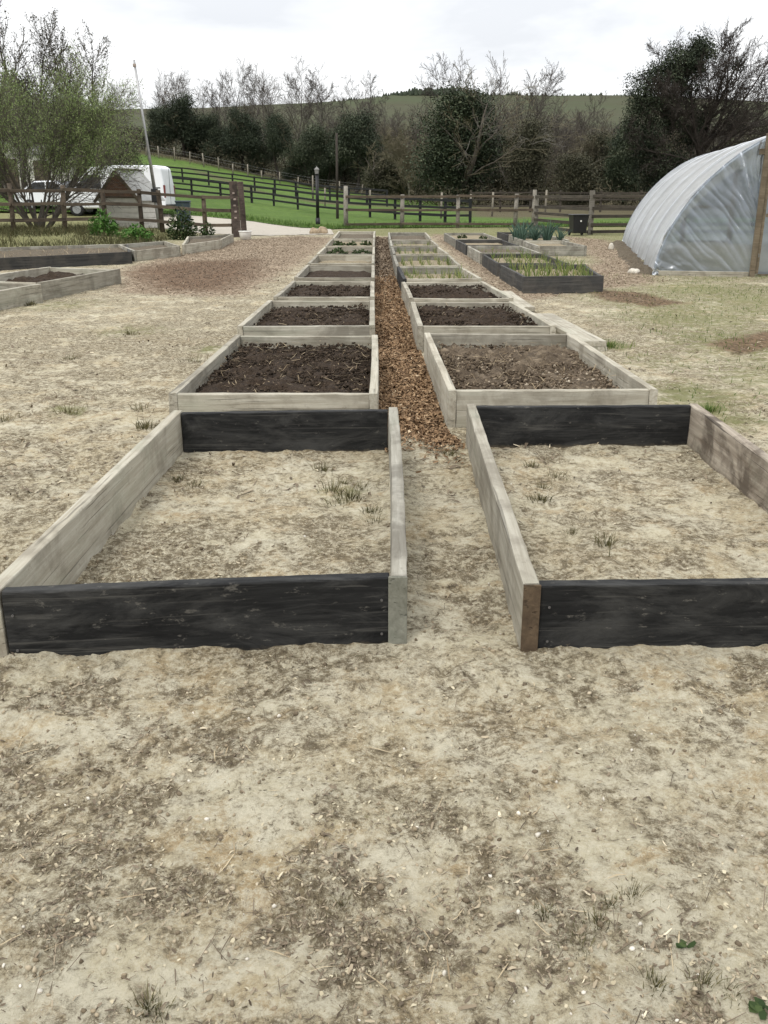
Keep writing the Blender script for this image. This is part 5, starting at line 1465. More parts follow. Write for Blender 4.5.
# ------------------------------------------------------------------ polytunnel
def polytunnel():
    E = G(652, 275); Fp = G(622, 243)
    a = (Fp - E); Ln = a.length; a.normalize(); b_ = Vector((a.y, -a.x, 0))
    hw, ht = 2.3, 2.42; ex = 1.66
    C = E + b_ * hw
    yaw = math.atan2(a.y, a.x) - pi / 2      # local +y along the tunnel
    root = thing('polytunnel', 'polytunnel of pale wrinkled polythene on hoops at the right', 'polytunnel', (C.x, C.y, 0.0), yaw)
    def arch(t):   # t 0..1 from left foot to right foot
        th = pi * (1 - t)
        cx, sz = cos(th), sin(th)
        return math.copysign(abs(cx) ** (2 / ex), cx) * hw, abs(sz) ** (2 / ex) * ht
    ts0 = np.linspace(0, 1, 400); pts = np.array([arch(t) for t in ts0])
    s = np.concatenate([[0], np.cumsum(np.hypot(*np.diff(pts, axis=0).T))]); s /= s[-1]
    def archs(u): return np.interp(u, s, pts[:, 0]), np.interp(u, s, pts[:, 1])
    nh = 6; sp = Ln / (nh - 1)
    # cover
    nu, nv = 150, 260
    u = np.linspace(0, 1, nu)[None, :]; v = np.linspace(0, 1, nv)[:, None]
    X0, Z0 = archs(u); X0 = np.repeat(X0, nv, 0); Z0 = np.repeat(Z0, nv, 0)
    du = 0.004; X1, Z1 = archs(np.clip(u + du, 0, 1)); X2, Z2 = archs(np.clip(u - du, 0, 1))
    tx, tz = X1 - X2, Z1 - Z2; l = np.hypot(tx, tz) + 1e-9; nx, nz = -tz / l, tx / l
    yl = v * Ln
    ph = (yl / sp) % 1.0
    sag = -(0.27 * np.sin(pi * ph) ** 0.7 + 0.022 * np.abs(np.sin(2.5 * pi * ph + 1.2 * fbm(u * 3 + 0 * v, yl * .5, 2, 33))) * sstep(.08, .3, np.minimum(ph, 1 - ph))) * (0.35 + 0.65 * np.sin(pi * u) ** 0.6)
    wr = 0.030 * (fbm(u * 6 + 0 * v, yl * 5.5 + u * 4, 4, 5, 0.6) - 0.5) + 0.010 * (vnoise(u * 3 + 0 * v, yl * 9 + u * 7, 6) - 0.5)
    # diagonal drawn folds low on the near corner
    fold = 0.022 * np.sin(yl * 26 + u * 60 + 3 * fbm(u * 8 + 0 * v, yl * 3, 3, 9)) * sstep(1.6, 0.0, yl) * sstep(0.30, 0.05, np.minimum(u, 1 - u))
    off = sag + wr + fold
    X = X0 + nx * off; Z = Z0 + nz * off
    Y = np.repeat(yl, nu, 1)
    Z = np.maximum(Z, -0.02)
    link('cover', grid_mesh('cover', X, Y, Z), M['film'], root)
    # hoops
    for i in range(nh):
        b = MB(); y = i * sp + (0.02 if i == 0 else (-0.02 if i == nh - 1 else 0))
        xs, zs = archs(np.linspace(0, 1, 40)); b.tube([(x_ * .985, y, z_ * .985 - .01) for x_, z_ in zip(xs, zs)], 0.019, 8); b.build('hoop', M['hoop'], root, True)
    b = MB(); b.tube([(0, 0, ht - .05), (0, Ln, ht - .05)], 0.016, 8); b.build('ridge_tube', M['hoop'], root, True)
    # end walls: fans of drawn film to left and right of the door
    dw, dh = 0.67, 1.93
    def endwall(y, sgn, side):
        n, m = 260, 50
        ua = np.linspace(0.0, 0.5, n)[None, :] if side < 0 else np.linspace(1.0, 0.5, n)[None, :]
        ax, az = archs(ua)
        # inner edge: along the ground to the door post, up the post, then in under the ridge
        tt = np.linspace(0, 1, n)[None, :]
        ix = np.interp(tt, [0, .38, .86, 1.0], [hw * .97, dw, dw, 0.0]) * side; iz = np.interp(tt, [0, .38, .86, 1.0], [0, 0, dh, dh + .15])
        w = np.linspace(0, 1, m)[:, None]
        X = ax * (1 - w) + ix * w; Z = az * (1 - w) + iz * w
        q1 = tt * 34 + 4.5 * fbm(tt * 7 + side * 3, w * 1.2 + 0 * tt, 3, 21)
        q2 = tt * 83 + 7 * fbm(tt * 9 + side * 5, w * 1.6 + 0 * tt, 3, 27)
        amp = sstep(.35, .65, fbm(tt * 8 + 0 * w, w * 2.5 + 0 * tt, 3, 3))
        wrk = (0.028 * np.abs(np.sin(q1)) ** .85 + 0.011 * np.abs(np.sin(q2))) * (0.35 + amp) * (1 - .6 * w) + 0.02 * (fbm(tt * 12 + 0 * w, w * 5 + 0 * tt, 4, 8) - 0.5)
        Y = y + sgn * (wrk + 0.02)
        Z = np.maximum(Z, 0.0)
        link('end_wall', grid_mesh('end_wall', X, Y + 0 * X, Z), M['film_end'], root)
    for side in (-1, 1):
        endwall(0.0, -1, side); endwall(Ln, 1, side)
    # door of film in a timber frame
    def post(x, y, h, w=.085, d=.085):
        b = MB(); b.box((x, y, h / 2), (w, d, h), bev=.006); b.build('door_post', M['door_wood'], root)
    for y in (-0.10, Ln + 0.10):
        for sx in (-1, 1):
            post(sx * dw, y, 2.27 if y < 1 else 2.02)
        b = MB(); b.box((0, y - .005, dh + .06), (dw * 2 + .25, .07, .09), bev=.006); b.build('door_head', M['door_wood'], root)
        X, Z = np.meshgrid(np.linspace(-dw + .07, dw - .07, 24), np.linspace(.05, dh, 60))
        Y = y + .02 + .02 * (fbm(X * 5 + Z * 3, Z * 2, 3, 2) - .5)
        d = thing('door', None, None, (0, 0, 0)); d.parent = root
        link('door_film', grid_mesh('door_film', X, Y, Z), M['film_end'], d)
        b = MB()
        for sx in (-1, 1): b.box((sx * (dw - .075), y + .035, dh / 2 + .02), (.05, .04, dh - .06), bev=.004)
        for zz in (.06, 1.0, dh - .04): b.box((0, y + .037, zz), (dw * 2 - .21, .036, .06), bev=.004)
        b.build('door_frame', M['door_wood'], d)
    # pale base board under the near end and an earth ridge that buries the skirt
    for x0, x1 in ((-hw + .1, -dw - .05), (dw + .05, hw - .1)):
        b = MB(); b.box(((x0 + x1) / 2, -.06, .03), (x1 - x0, .06, .10), bev=.006); b.build('base_board', M['pale_wood'], root)
    rg = np.random.default_rng(2)
    for side in (-1, 1):
        yy = np.linspace(-.1, Ln, 420)[:, None]; uu = np.linspace(-1, 1, 26)[None, :]
        X = side * (hw + .12) + uu * (.26 + .12 * (fbm(yy * 2 + 0 * uu, uu * 0 + 5, 3, 7) - .5)) + 0 * yy; Y = yy + 0 * uu
        Z = (1 - uu ** 2) * (.05 + .16 * (fbm(yy * 3.5 + 0 * uu, uu * 2.5 + side, 5, 6, .65) - .35)) * sstep(-.1, .5, yy) - .03 + (1 - uu ** 2) * .10 * (fbm(yy * 9 + 0 * uu, uu * 4 + 0 * yy, 3, 16, .65) - .5)
        link('earth_skirt', grid_mesh('earth_skirt', X, Y, Z), M['soil_brown'], root)
polytunnel()

# ------------------------------------------------------------------ trees
def orth(d, rng):
    r = rng.normal(size=3); r -= d * r.dot(d); return r / (np.linalg.norm(r) + 1e-9)

class Tree:
    def __init__(self, seed): self.rng = np.random.default_rng(seed); self.br = []; self.tips = []
    def grow(self, p, d, L, r, lv, P):
        rng = self.rng; n = P['seg'][min(lv, len(P['seg']) - 1)]
        pts = [np.array(p, float)]; rad = [r]; d = np.array(d, float) / np.linalg.norm(d)
        kids = P['kids'][lv] if lv < len(P['kids']) else 0
        dirs = [d]
        for i in range(n):
            d = d + rng.normal(0, P['wander'], 3) + np.array([0, 0, P['up'][min(lv, len(P['up']) - 1)]]) + np.array(P.get('wind', (0, 0, 0))) * lv
            d /= np.linalg.norm(d)
            pts.append(pts[-1] + d * L / n); rad.append(max(r * (1 - (i + 1) / n * P['taper']), P['rmin'])); dirs.append(d)
        self.br.append((lv, np.array(pts), np.array(rad)))
        if lv >= P['leaf_lv']: self.tips += [q for q in pts[1:]]
        if kids:
            k = max(1, int(round(kids * rng.uniform(0.75, 1.25))))
            for j in range(k):
                f = P['start'][lv] + (1 - P['start'][lv]) * (j + rng.random()) / k
                i = min(int(f * n), n - 1); t = f * n - i
                q = pts[i] * (1 - t) + pts[i + 1] * t; rr = rad[i] * (1 - t) + rad[i + 1] * t
                dd = dirs[i]; o = orth(dd, rng); a = radians(rng.normal(P['ang'][lv], 9))
                nd = dd * cos(a) + o * sin(a)
                self.grow(q, nd, L * P['ratio'][lv] * rng.uniform(0.7, 1.2) * (1.15 - 0.5 * f * P.get('cone', 1)), max(rr * P.get('rr', .6), P['rmin']), lv + 1, P)
    def tubes(self, lo, hi):
        Vs, Fs, o = [], [], 0
        for lv, pts, rad in self.br:
            if not lo <= lv <= hi: continue
            k = 8 if lv == 0 else (5 if lv == 1 else 3)
            d = np.gradient(pts, axis=0); d /= np.linalg.norm(d, axis=1)[:, None] + 1e-9
            ref = np.array([1.0, 0.1, 0]) if abs(d[0][0]) < .8 else np.array([0, 1.0, .1])
            a = np.cross(d, ref); a /= np.linalg.norm(a, axis=1)[:, None] + 1e-9; b = np.cross(d, a)
            th = np.arange(k) * 2 * pi / k
            ring = pts[:, None] + (a[:, None] * np.cos(th)[None, :, None] + b[:, None] * np.sin(th)[None, :, None]) * rad[:, None, None]
            n = len(pts); Vs.append(ring.reshape(-1, 3))
            i = np.arange(n - 1)[:, None] * k; j = np.arange(k)[None, :]
            F = np.stack([i + j, i + (j + 1) % k, i + k + (j + 1) % k, i + k + j], 2).reshape(-1, 4)
            Fs.append(F + o); o += n * k
        return np.concatenate(Vs), np.concatenate(Fs)
    def leaves(self, centers, per, sd, L, W, flat=1.0):
        rng = self.rng; c = np.array(centers); n = len(c) * per
        P = np.repeat(c, per, 0) + rng.normal(0, 1, (n, 3)) * np.array([sd, sd, sd * flat])
        V, F, t = flakes(P, rng.uniform(.6, 1.3, n) * L, rng.uniform(.6, 1.3, n) * W, rng, 0.8, .4, np.clip(np.repeat(rng.beta(2, 3, len(c)), per) + rng.normal(0, .16, n), 0, 1))
        return V, F, t

def clump_pts(rng, n, boxes):
    """clump centres spread through several ellipsoids (cx,cy,cz,rx,ry,rz)"""
    out = []
    vol = np.array([b[3] * b[4] * b[5] for b in boxes]) ** .67; vol /= vol.sum()
    for b, f in zip(boxes, vol):
        m = max(4, int(n * f)); d = rng.normal(size=(m, 3)); d /= np.linalg.norm(d, axis=1)[:, None]
        r = rng.random(m) ** .45
        out.append(np.array(b[:3]) + d * r[:, None] * np.array(b[3:6]) * (1 + rng.normal(0, .12, (m, 1))))
    return np.concatenate(out)

def tree_obj(name, label, loc, trunk, crown, leaf=None, mats=None, group=None, scale=1.0, rotz=0.0, cat_='tree'):
    root = thing(name, label, cat_, loc, rotz, group); root.scale = (scale,) * 3 if not isinstance(scale, tuple) else scale
    link('trunk', trunk, mats[0], root)
    if crown is not None: link('crown', crown, mats[1], root)
    if leaf is not None: link('foliage', leaf, mats[2], root)
    return root

def mk_bare(seed, P, L, r, d0=(0, 0, 1), lo=1):
    t = Tree(seed); t.grow((0, 0, -.2), d0, L, r, 0, P)
    V, F = t.tubes(0, lo - 1 if lo else 0); tr = mesh_np('trunk', V, F, smooth=True)
    V, F = t.tubes(lo, 9); cr = mesh_np('crown', V, F)
    return t, tr, cr

PB = dict(seg=(9, 6, 5, 3), kids=(17, 8, 5), start=(.25, .15, .15), ang=(38, 40, 42), ratio=(.42, .42, .45), up=(.02, .10, .06, .02), wander=.10, taper=.88, rmin=.010, leaf_lv=2, rr=.5)
BARE = [mk_bare(100 + i, dict(PB, kids=(15 + i * 2, 9, 6), ang=(34 + 4 * i, 40, 42), rmin=.013), 9.0 + i * .6, .11 + .01 * i) for i in range(4)]
PS = dict(PB, kids=(20, 5, 3), ang=(30, 30, 30), ratio=(.30, .42, .45), rmin=.012)
SLIM = [mk_bare(140 + i, PS, 10, .10) for i in range(2)]
PT = dict(PB, seg=(6, 5, 4, 3), kids=(12, 10, 6), start=(.05, .1, .1), ang=(30, 42, 50), ratio=(.7, .5, .5), rmin=.011, wander=.16)
THK = [mk_bare(160 + i, PT, 5.0, .08) for i in range(3)]

def put_bare(kind, px, y, h, label, group, h0, mats, rotz=None, seed=0, cat_='tree'):
    t, tr, cr = kind
    x = XP(px, y, float(T((px - 384) / 975 * y, y)))
    return tree_obj('bare_tree', label, (x, y, float(T(x, y)) - .1), tr, cr, None, mats, group, h / h0, rotz if rotz is not None else (px * 1.7) % 6.28, cat_)

rng = np.random.default_rng(5)
def zt(py, y, px):
    return ZP(py, y) - float(T((px - 384) / 975 * y, y))
# skyline of thin bare trees behind the dark evergreens
sky_trees = [(118, 92), (132, 84), (147, 70), (158, 76), (170, 80), (183, 73), (196, 78), (209, 84), (222, 72), (230, 66), (241, 76), (252, 72), (264, 82), (272, 76), (286, 74), (297, 64), (305, 80), (318, 88), (333, 62), (345, 84), (361, 80), (374, 92),
             (392, 96), (430, 66), (446, 84), (470, 80), (489, 54), (500, 62), (513, 74), (522, 72), (540, 92), (556, 97), (576, 96)]
for i, (px, py) in enumerate(sky_trees):
    y = float(rng.uniform(122, 150)); h = zt(py, y, px)
    big = px in (147, 230, 297, 333, 489)
    kind = BARE[i % 4] if (i % 3 or big) else SLIM[i % 2]
    h0 = (9.0 + (i % 4) * .6) * 1.12 if kind in BARE else 10.6
    lab = {147: 'bare tree on the skyline just right of the leaning metal pole', 230: 'tall bare tree on the skyline above the second round evergreen', 297: 'broad bare tree on the skyline left of the tall thin pole',
           333: 'tallest bare tree on the skyline directly above the thin dark pole', 489: 'tall pale bare tree rising behind the big ivy covered tree', 430: 'slim bare tree on the skyline left of the big ivy covered tree'}.get(px, 'thin leafless tree in the skyline row behind the evergreens')
    put_bare(kind, px, y, h, lab, None if px in (147, 230, 297, 333, 489, 430) else 'thin leafless skyline trees', h0, (M['far_twig'], M['far_twig']))
# bare thicket filling the wood
def woodpy(px):   # picture row of the thicket top
    return np.interp(px, [100, 200, 300, 380, 420, 520, 600, 680, 768, 830], [118, 120, 116, 112, 110, 110, 114, 116, 112, 112])
n_w = 0
for i in range(230):
    px = float(rng.uniform(90, 820)) if i < 90 else float(rng.uniform(365, 800)); y = float(rng.uniform(88, 135) if px > 400 else rng.uniform(117, 135))
    top = float(woodpy(px)) + abs(rng.normal(0, 14)); h = zt(top, y, px)
    kind = (BARE + THK)[i % 7]; h0 = (9.0 + (i % 7) * .6) * 1.12 if i % 7 < 4 else 7.5
    put_bare(kind, px, y, h, 'leafless tree in the tangled wood below the hill', 'leafless trees of the tangled wood', h0, (M['pale_bark'], M['twig'])); n_w += 1

# undergrowth along the foot of the wood
def undergrowth():
    rng = np.random.default_rng(8); C_ = []
    for _ in range(1500):
        px = rng.uniform(90, 830); y = rng.uniform(64, 130) if px > 420 else rng.uniform(106, 130)
        if px > 420: y = y + 6
        x = (px - 384) / 975 * y; C_.append((x, y, float(T(x, y)) + rng.uniform(0, 1.7) * (0.6 + .6 * vnoise(np.array([px * .03]), np.array([1.0]), 3)[0])))
    t = Tree(5); V, F, tn = t.leaves(C_, 34, .7, .34, .07, .7)
    tag(link('undergrowth', mesh_np('undergrowth', V, F, {'tone': tn}), M['bramble']), 'tangled brown undergrowth along the foot of the wood', 'undergrowth', kind='stuff')
undergrowth()

# conifer fringe along the hill crest
def crest():
    rng = np.random.default_rng(18); b = []
    n = 900; px = np.concatenate([rng.normal(430, 26, n // 2), rng.uniform(330, 640, n // 2)]); y = rng.uniform(415, 440, n); x = (px - 384) / 975 * y
    z = T(x, y); h = rng.uniform(1.2, 2.3, n) * np.clip(0.55 + 0.75 * sstep(372, 420, px) * sstep(486, 455, px) + rng.normal(0, .16, n), .3, 1.6)
    Vs, Fs = [], []
    for i in range(n):
        k = 6; o = len(Vs)
        for r_, zz in ((.0, 0), (.9, .1), (.75, .45), (.2, 1.0)):
            for j in range(k):
                a = 2 * pi * j / k + i; rr = r_ * h[i] * .42 * rng.uniform(.7, 1.3)
                Vs.append((x[i] + rr * cos(a), y[i] + rr * sin(a), z[i] + zz * h[i] - .2))
        for s_ in range(3):
            for j in range(k): Fs.append((o + s_ * k + j, o + s_ * k + (j + 1) % k, o + (s_ + 1) * k + (j + 1) % k, o + (s_ + 1) * k + j))
    tag(link('far_conifers', mesh_np('far_conifers', np.array(Vs), np.array(Fs), {'tone': rng.random(len(Vs)) * .6}), M['ever']), 'dark plantation fringe along the hill crest', 'far trees', kind='stuff')
crest()

# dark evergreens and ivy clad trees
PI_ = dict(seg=(8, 6, 4, 3), kids=(10, 6, 3), start=(.15, .2, .2), ang=(45, 40, 40), ratio=(.5, .5, .45), up=(.02, .08, .03), wander=.14, taper=.85, rmin=.014, leaf_lv=2, rr=.5)
def clad_tree(seed, boxes, H, n, per, sd, L, W, trunk_r=.2, stems=1, P=PI_):
    t = Tree(seed)
    for s in range(stems):
        t.grow((t.rng.normal(0, .25) * (stems > 1), t.rng.normal(0, .2) * (stems > 1), -.2), (t.rng.normal(0, .12), t.rng.normal(0, .1), 1), H, trunk_r, 0, P)
    V, F = t.tubes(0, 1); tr = mesh_np('trunk', V, F, smooth=True)
    V, F = t.tubes(2, 9); cr = mesh_np('crown', V, F)
    V, F, tn = t.leaves(clump_pts(t.rng, n, boxes), per, sd, L, W)
    lf = mesh_np('foliage', V, F, {'tone': tn})
    return tr, cr, lf
# (cx,cy,cz,rx,ry,rz) in units of a tree 8 m tall
def lumpy(seed, w, z0, z1, n):
    """uneven crown made of many unequal lobes"""
    rg = np.random.default_rng(seed); out = []
    for i in range(n):
        f = rg.random(); a = rg.uniform(0, 2 * pi); rr = w * (0.25 + .75 * rg.random()) * (1 - .55 * max(0, f - .45) * 1.6)
        r = rg.uniform(.5, 1.15) * (1.1 - .4 * f)
        out.append((rr * cos(a), rr * sin(a), z0 + (z1 - z0) * f, r * rg.uniform(.9, 1.5), r * 1.2, r * rg.uniform(.8, 1.5)))
    out.append((0, 0, (z0 + z1) / 2 - .4, w * .75, w * .7, (z1 - z0) * .42))
    return out
EV = [clad_tree(201, lumpy(1, 2.3, 2.2, 7.2, 15), 7.2, 420, 85, .40, .14, .10),
      clad_tree(202, lumpy(2, 1.7, 1.8, 7.2, 12), 7.2, 360, 85, .40, .14, .10),
      clad_tree(203, lumpy(3, 2.2, 3.2, 7.3, 12), 7.4, 360, 85, .40, .14, .10),
      clad_tree(204, lumpy(4, 2.6, 1.2, 6.9, 16), 7.0, 400, 85, .42, .14, .10)]
def put_clad(k, px, y, py_top, w_scale, label, mats, name='evergreen_tree', group='dark evergreens along the top of the pasture', src=EV, h0=8.1, rot=None):
    ws = 1.14 if src is EV else 1.05
    x = XP(px, y, float(T((px - 384) / 975 * y, y))); h = zt(py_top, y, px); s = h / h0
    tr, cr, lf = src[k]
    return tree_obj(name, label, (x, y, float(T(x, y)) - .1), tr, cr, lf, mats, group, (s * w_scale * ws, s * w_scale * ws, s), rot if rot is not None else px * .9)
mv = (M['dark_bark'], M['twig'], M['ever']); mi = (M['bark'], M['twig'], M['ivy']); mo = (M['bark'], M['twig'], M['olive_leaf'])
put_clad(0, 184, 112, 89, 1.05, 'broad rounded dark evergreen just right of the leaning metal pole', mv)
put_clad(3, 162, 113, 101, .85, 'small dark evergreen close left of the broad rounded one', mv)
put_clad(3, 212, 112, 106, .85, 'dark evergreen between the broad rounded one and the tall gate posts', mv)
put_clad(0, 243, 110, 103, .88, 'dark evergreen with a flat top standing above the gate posts', mv)
put_clad(2, 280, 108, 110, .72, 'dark evergreen left of the brownish ivy tree', mv)
put_clad(3, 312, 106, 115, .8, 'brownish ivy tree between two dark evergreens', mo)
put_clad(2, 355, 104, 107, .82, 'ivy tree with umbrella crown right of the thin dark pole', mi, 'ivy_clad_tree')
put_clad(1, 386, 98, 146, 1.5, 'low dark ivy bush between the umbrella ivy tree and the big ivy tree', mo, 'ivy_clad_tree')
put_clad(0, 345, 112, 140, 1.1, 'low dark holly bush behind the umbrella ivy tree', mv)
IV = [clad_tree(211, [(0, 0, 6.4, 2.2, 2.0, 2.9), (-1.3, 0, 3.7, 1.5, 1.5, 2.2), (1.2, 0, 4.4, 1.4, 1.4, 2.4), (.3, 0, 8.4, 1.4, 1.4, 1.4), (0, 0, 1.8, 1.2, 1.2, 1.6)], 9.2, 520, 90, .46, .13, .09, .25),
      clad_tree(212, [(0, 0, 5.0, 1.6, 1.5, 2.8), (-.9, 0, 3.2, 1.2, 1.2, 1.9), (.9, 0, 6.2, 1.2, 1.2, 1.8), (.2, 0, 1.5, 1.3, 1.2, 1.4)], 8.6, 380, 90, .48, .13, .09, .22)]
put_clad(0, 458, 84, 87, 1.35, 'biggest ivy covered tree, standing dark in the middle of the wood', mi, 'ivy_clad_tree', 'ivy clad trees of the wood', IV, 9.9, .3)
put_clad(1, 527, 84, 112, 1.05, 'grey ivy clad tree with pale crossing branches, right of the biggest', mo, 'ivy_clad_tree', 'ivy clad trees of the wood', IV, 8.6, 1.0)
put_clad(1, 575, 78, 150, 1.7, 'low dark ivy mass behind the black bin', mi, 'ivy_clad_tree', 'ivy clad trees of the wood', IV, 8.6, 2.0)
put_clad(0, 622, 84, 128, 1.0, 'olive ivy tree left of the tall dark windswept tree', mo, 'ivy_clad_tree', 'ivy clad trees of the wood', IV, 9.9, 2.6)
put_clad(1, 600, 92, 128, 1.1, 'olive brown ivy tree between the low ivy mass and the olive tree', mo, 'ivy_clad_tree', 'ivy clad trees of the wood', IV, 8.6, 4.0)
put_clad(1, 660, 76, 150, 1.6, 'broad dark ivy mass right behind the polytunnel ridge', mi, 'ivy_clad_tree', 'ivy clad trees of the wood', IV, 8.6, 5.0)
put_clad(1, 720, 78, 132, 1.5, 'brown ivy mass at the foot of the windswept tree', mo, 'ivy_clad_tree', 'ivy clad trees of the wood', IV, 8.6, .6)
put_clad(1, 775, 82, 118, 1.5, 'brownish ivy mass at the right edge behind the polytunnel', mo, 'ivy_clad_tree', 'ivy clad trees of the wood', IV, 8.6, 3.1)
put_clad(1, 500, 100, 128, 1.3, 'dull olive ivy tree behind, between the biggest and the grey one', mo, 'ivy_clad_tree', 'ivy clad trees of the wood', IV, 8.6, 1.8)
for i, (k_, px, y, top, w_, lb) in enumerate(((3, 262, 110, 138, 1.0, 'low dark bush in the gap right of the flat topped evergreen'), (3, 298, 108, 140, .9, 'low dark bush between the brownish ivy tree and its left neighbour'), (2, 330, 106, 134, .9, 'low dark bush left of the umbrella ivy tree'),
                                             (3, 405, 100, 150, 1.1, 'low brown green bush left of the biggest ivy tree'), (3, 200, 113, 120, .9, 'low dark bush filling the gap beside the broad rounded evergreen'))):
    put_clad(k_, px, y, top, w_, lb, mo if i % 2 else mv, 'evergreen_bush', 'low dark bushes along the tree belt', EV, 8.1, i * 1.3)
# pale dead branches crossing the ivy trees
def dead_limbs(px, y, py, seed, label):
    t = Tree(seed); P = dict(seg=(7, 5, 4), kids=(5, 4), start=(.3, .2), ang=(40, 40), ratio=(.55, .5), up=(-.05, -.03, 0), wander=.24, taper=.85, rmin=.013, leaf_lv=9, rr=.6)
    for s in range(3): t.grow((0, 0, 0), (t.rng.normal(0, .9), -.6, .5 + t.rng.normal(0, .3)), 2.4, .04, 0, P)
    V, F = t.tubes(0, 9); z = ZP(py, y); x = XP(px, y, z)
    return mesh_np('dead_limbs', V, F), (x, y, z)
for px, y, py, sd, k in ((470, 81.5, 140, 1, 'biggest'), (532, 81.5, 145, 2, 'grey')):
    me, p = dead_limbs(px, y, py, sd, k)
    host = [o for o in bpy.data.objects if o.name.startswith('ivy_clad_tree') and k in o['label']][0]
    o = link('dead_limbs', me, M['dead_twig'], None); o.parent = host
    bpy.context.view_layer.update()
    o.matrix_world = Matrix.Translation(p)

# the tall windswept tree behind the polytunnel
def windswept():
    y = 72.0; px = 694; x = XP(px, y, 1); z = float(T(x, y)); Htop = zt(18, y, px)
    t = Tree(301)
    P = dict(seg=(9, 9, 7, 5, 4), kids=(12, 13, 11, 5), start=(.30, .14, .1, .1), ang=(46, 40, 38, 36), ratio=(.80, .46, .42, .5), up=(.02, .03, .05, .03, .02), wander=.09, taper=.86, rmin=.013, leaf_lv=3, rr=.55, wind=(.010, 0, 0.0))
    t.grow((0, 0, -.2), (.02, 0, 1), 9.2, .30, 0, P)
    # long limbs rising and sweeping out to the right
    for o_, d_, L_ in (((.1, 0, 3.0), (.88, -.1, .62), 8.6), ((.1, 0, 3.6), (.70, .3, .85), 9.2), ((.1, .2, 4.0), (.55, -.2, .92), 9.2), ((.1, 0, 4.2), (.62, .1, .90), 8.6), ((0, .2, 4.4), (.38, .2, .98), 8.2), ((0, 0, 4.8), (.20, -.2, 1), 7.4), ((0, 0, 4.2), (-.35, .1, 1), 6.8)):
        t.grow(o_, d_, L_, .16, 1, P)
    V, F = t.tubes(0, 1); tr = mesh_np('trunk', V, F, smooth=True)
    V, F = t.tubes(2, 9); cr = mesh_np('crown', V, F)
    zmax = max(p[:, 2].max() for _, p, _ in t.br); s = Htop / zmax
    boxes = [(-2.1, 0, 8.9, 2.0, 1.8, 1.6), (-4.0, 0, 7.4, 1.7, 1.8, 2.0), (-.5, 0, 10.6, 1.2, 1.2, .9), (-4.4, 0, 4.8, 1.7, 1.8, 2.2), (-2.6, 0, 2.8, 2.0, 1.6, 2.5), (-.7, 0, 5.6, .8, .8, 2.8), (-2.4, 0, 6.2, 1.0, 1.0, 1.4), (-1.3, 0, 10.0, 1.4, 1.3, 1.1), (2.2, .2, 9.6, .5, .5, .6), (2.6, 0, 2.2, 2.4, 1.5, 1.8)]
    cl = clump_pts(t.rng, 640, [tuple(q / s for q in b_) for b_ in boxes])
    V, F, tn = t.leaves(cl, 90, .27 / s, .12 / s, .085 / s); lf = mesh_np('foliage', V, F, {'tone': tn})
    tree_obj('windswept_tree', 'tallest dark tree with ivy on its left and bare branches swept right', (x, y, z), tr, cr, lf, (M['dark_bark'], M['dark_bark'], M['ever']), None, s)
windswept()

# the big willow at left, many upright stems with thin new leaves
def willow():
    y = 33.5; x = XP(40, y); z = gz(x, y) - .05
    t = Tree(401)
    P = dict(seg=(8, 7, 6, 4), kids=(12, 10, 6), start=(.14, .12, .1), ang=(32, 34, 36), ratio=(.62, .5, .5), up=(.0, .03, .03, .0), wander=.09, taper=.88, rmin=.0055, leaf_lv=2, rr=.5)
    for k in range(10):
        a = 2 * pi * k / 10 + .3; sp = t.rng.uniform(.25, .95)
        t.grow((.16 * cos(a), .16 * sin(a), -.1), (sp * cos(a) * 1.15 + .10, sp * sin(a), 1.0), t.rng.uniform(3.3, 4.5), .055, 0, P)
    t.grow((0, 0, -.1), (0.02, 0, 1), 1.0, .17, 3, dict(P, seg=(4, 4, 4, 4)))
    V, F = t.tubes(0, 0); tr = mesh_np('trunk', V, F, smooth=True)
    V, F = t.tubes(1, 9); cr = mesh_np('crown', V, F)
    tips = np.array(t.tips); tips = tips[tips[:, 2] > 1.5]
    sel = tips[t.rng.permutation(len(tips))[:13000]]
    V, F, tn = t.leaves(sel, 5, .09, .06, .020); lf = mesh_np('foliage', V, F, {'tone': tn})
    o = tree_obj('willow_tree', 'big bushy willow with thin new leaves behind the left fence', (x, y, z), tr, cr, lf, (M['bark'], M['bark'], M['willow']), None, (1.0, 1.0, 1.13))
    return o
willow()
# trees behind the willow
put_clad(0, 22, 60, 70, 1.0, 'dark evergreen behind the big willow at the left edge', mv, 'evergreen_tree', None, EV, 8.1, 1.1)
put_clad(1, 118, 84, 112, 1.0, 'dark evergreen right behind the willow beside the leaning pole', mv, 'evergreen_tree', None, EV, 8.1, .4)
put_clad(2, 66, 70, 96, 1.3, 'olive evergreen hidden behind the middle of the willow', mo, 'evergreen_tree', None, EV, 8.1, .4)
PP = dict(seg=(10, 5, 4, 3), kids=(30, 5, 2), start=(.18, .1, .1), ang=(24, 28, 34), ratio=(.30, .40, .5), up=(.01, .10, .05, .02), wander=.06, taper=.9, rmin=.011, leaf_lv=2, rr=.45)
POP = []
for i in range(2):
    t = Tree(500 + i); t.grow((0, 0, -.2), (0, 0, 1), 11.0, .14, 0, PP)
    V, F = t.tubes(0, 0); a_ = mesh_np('trunk', V, F, smooth=True); V, F = t.tubes(1, 9); c_ = mesh_np('crown', V, F)
    sel = np.array(t.tips); sel = sel[t.rng.permutation(len(sel))[:900]]
    V, F, tn = t.leaves(sel, 2, .08, .11, .06); POP.append((a_, c_, mesh_np('foliage', V, F, {'tone': tn})))
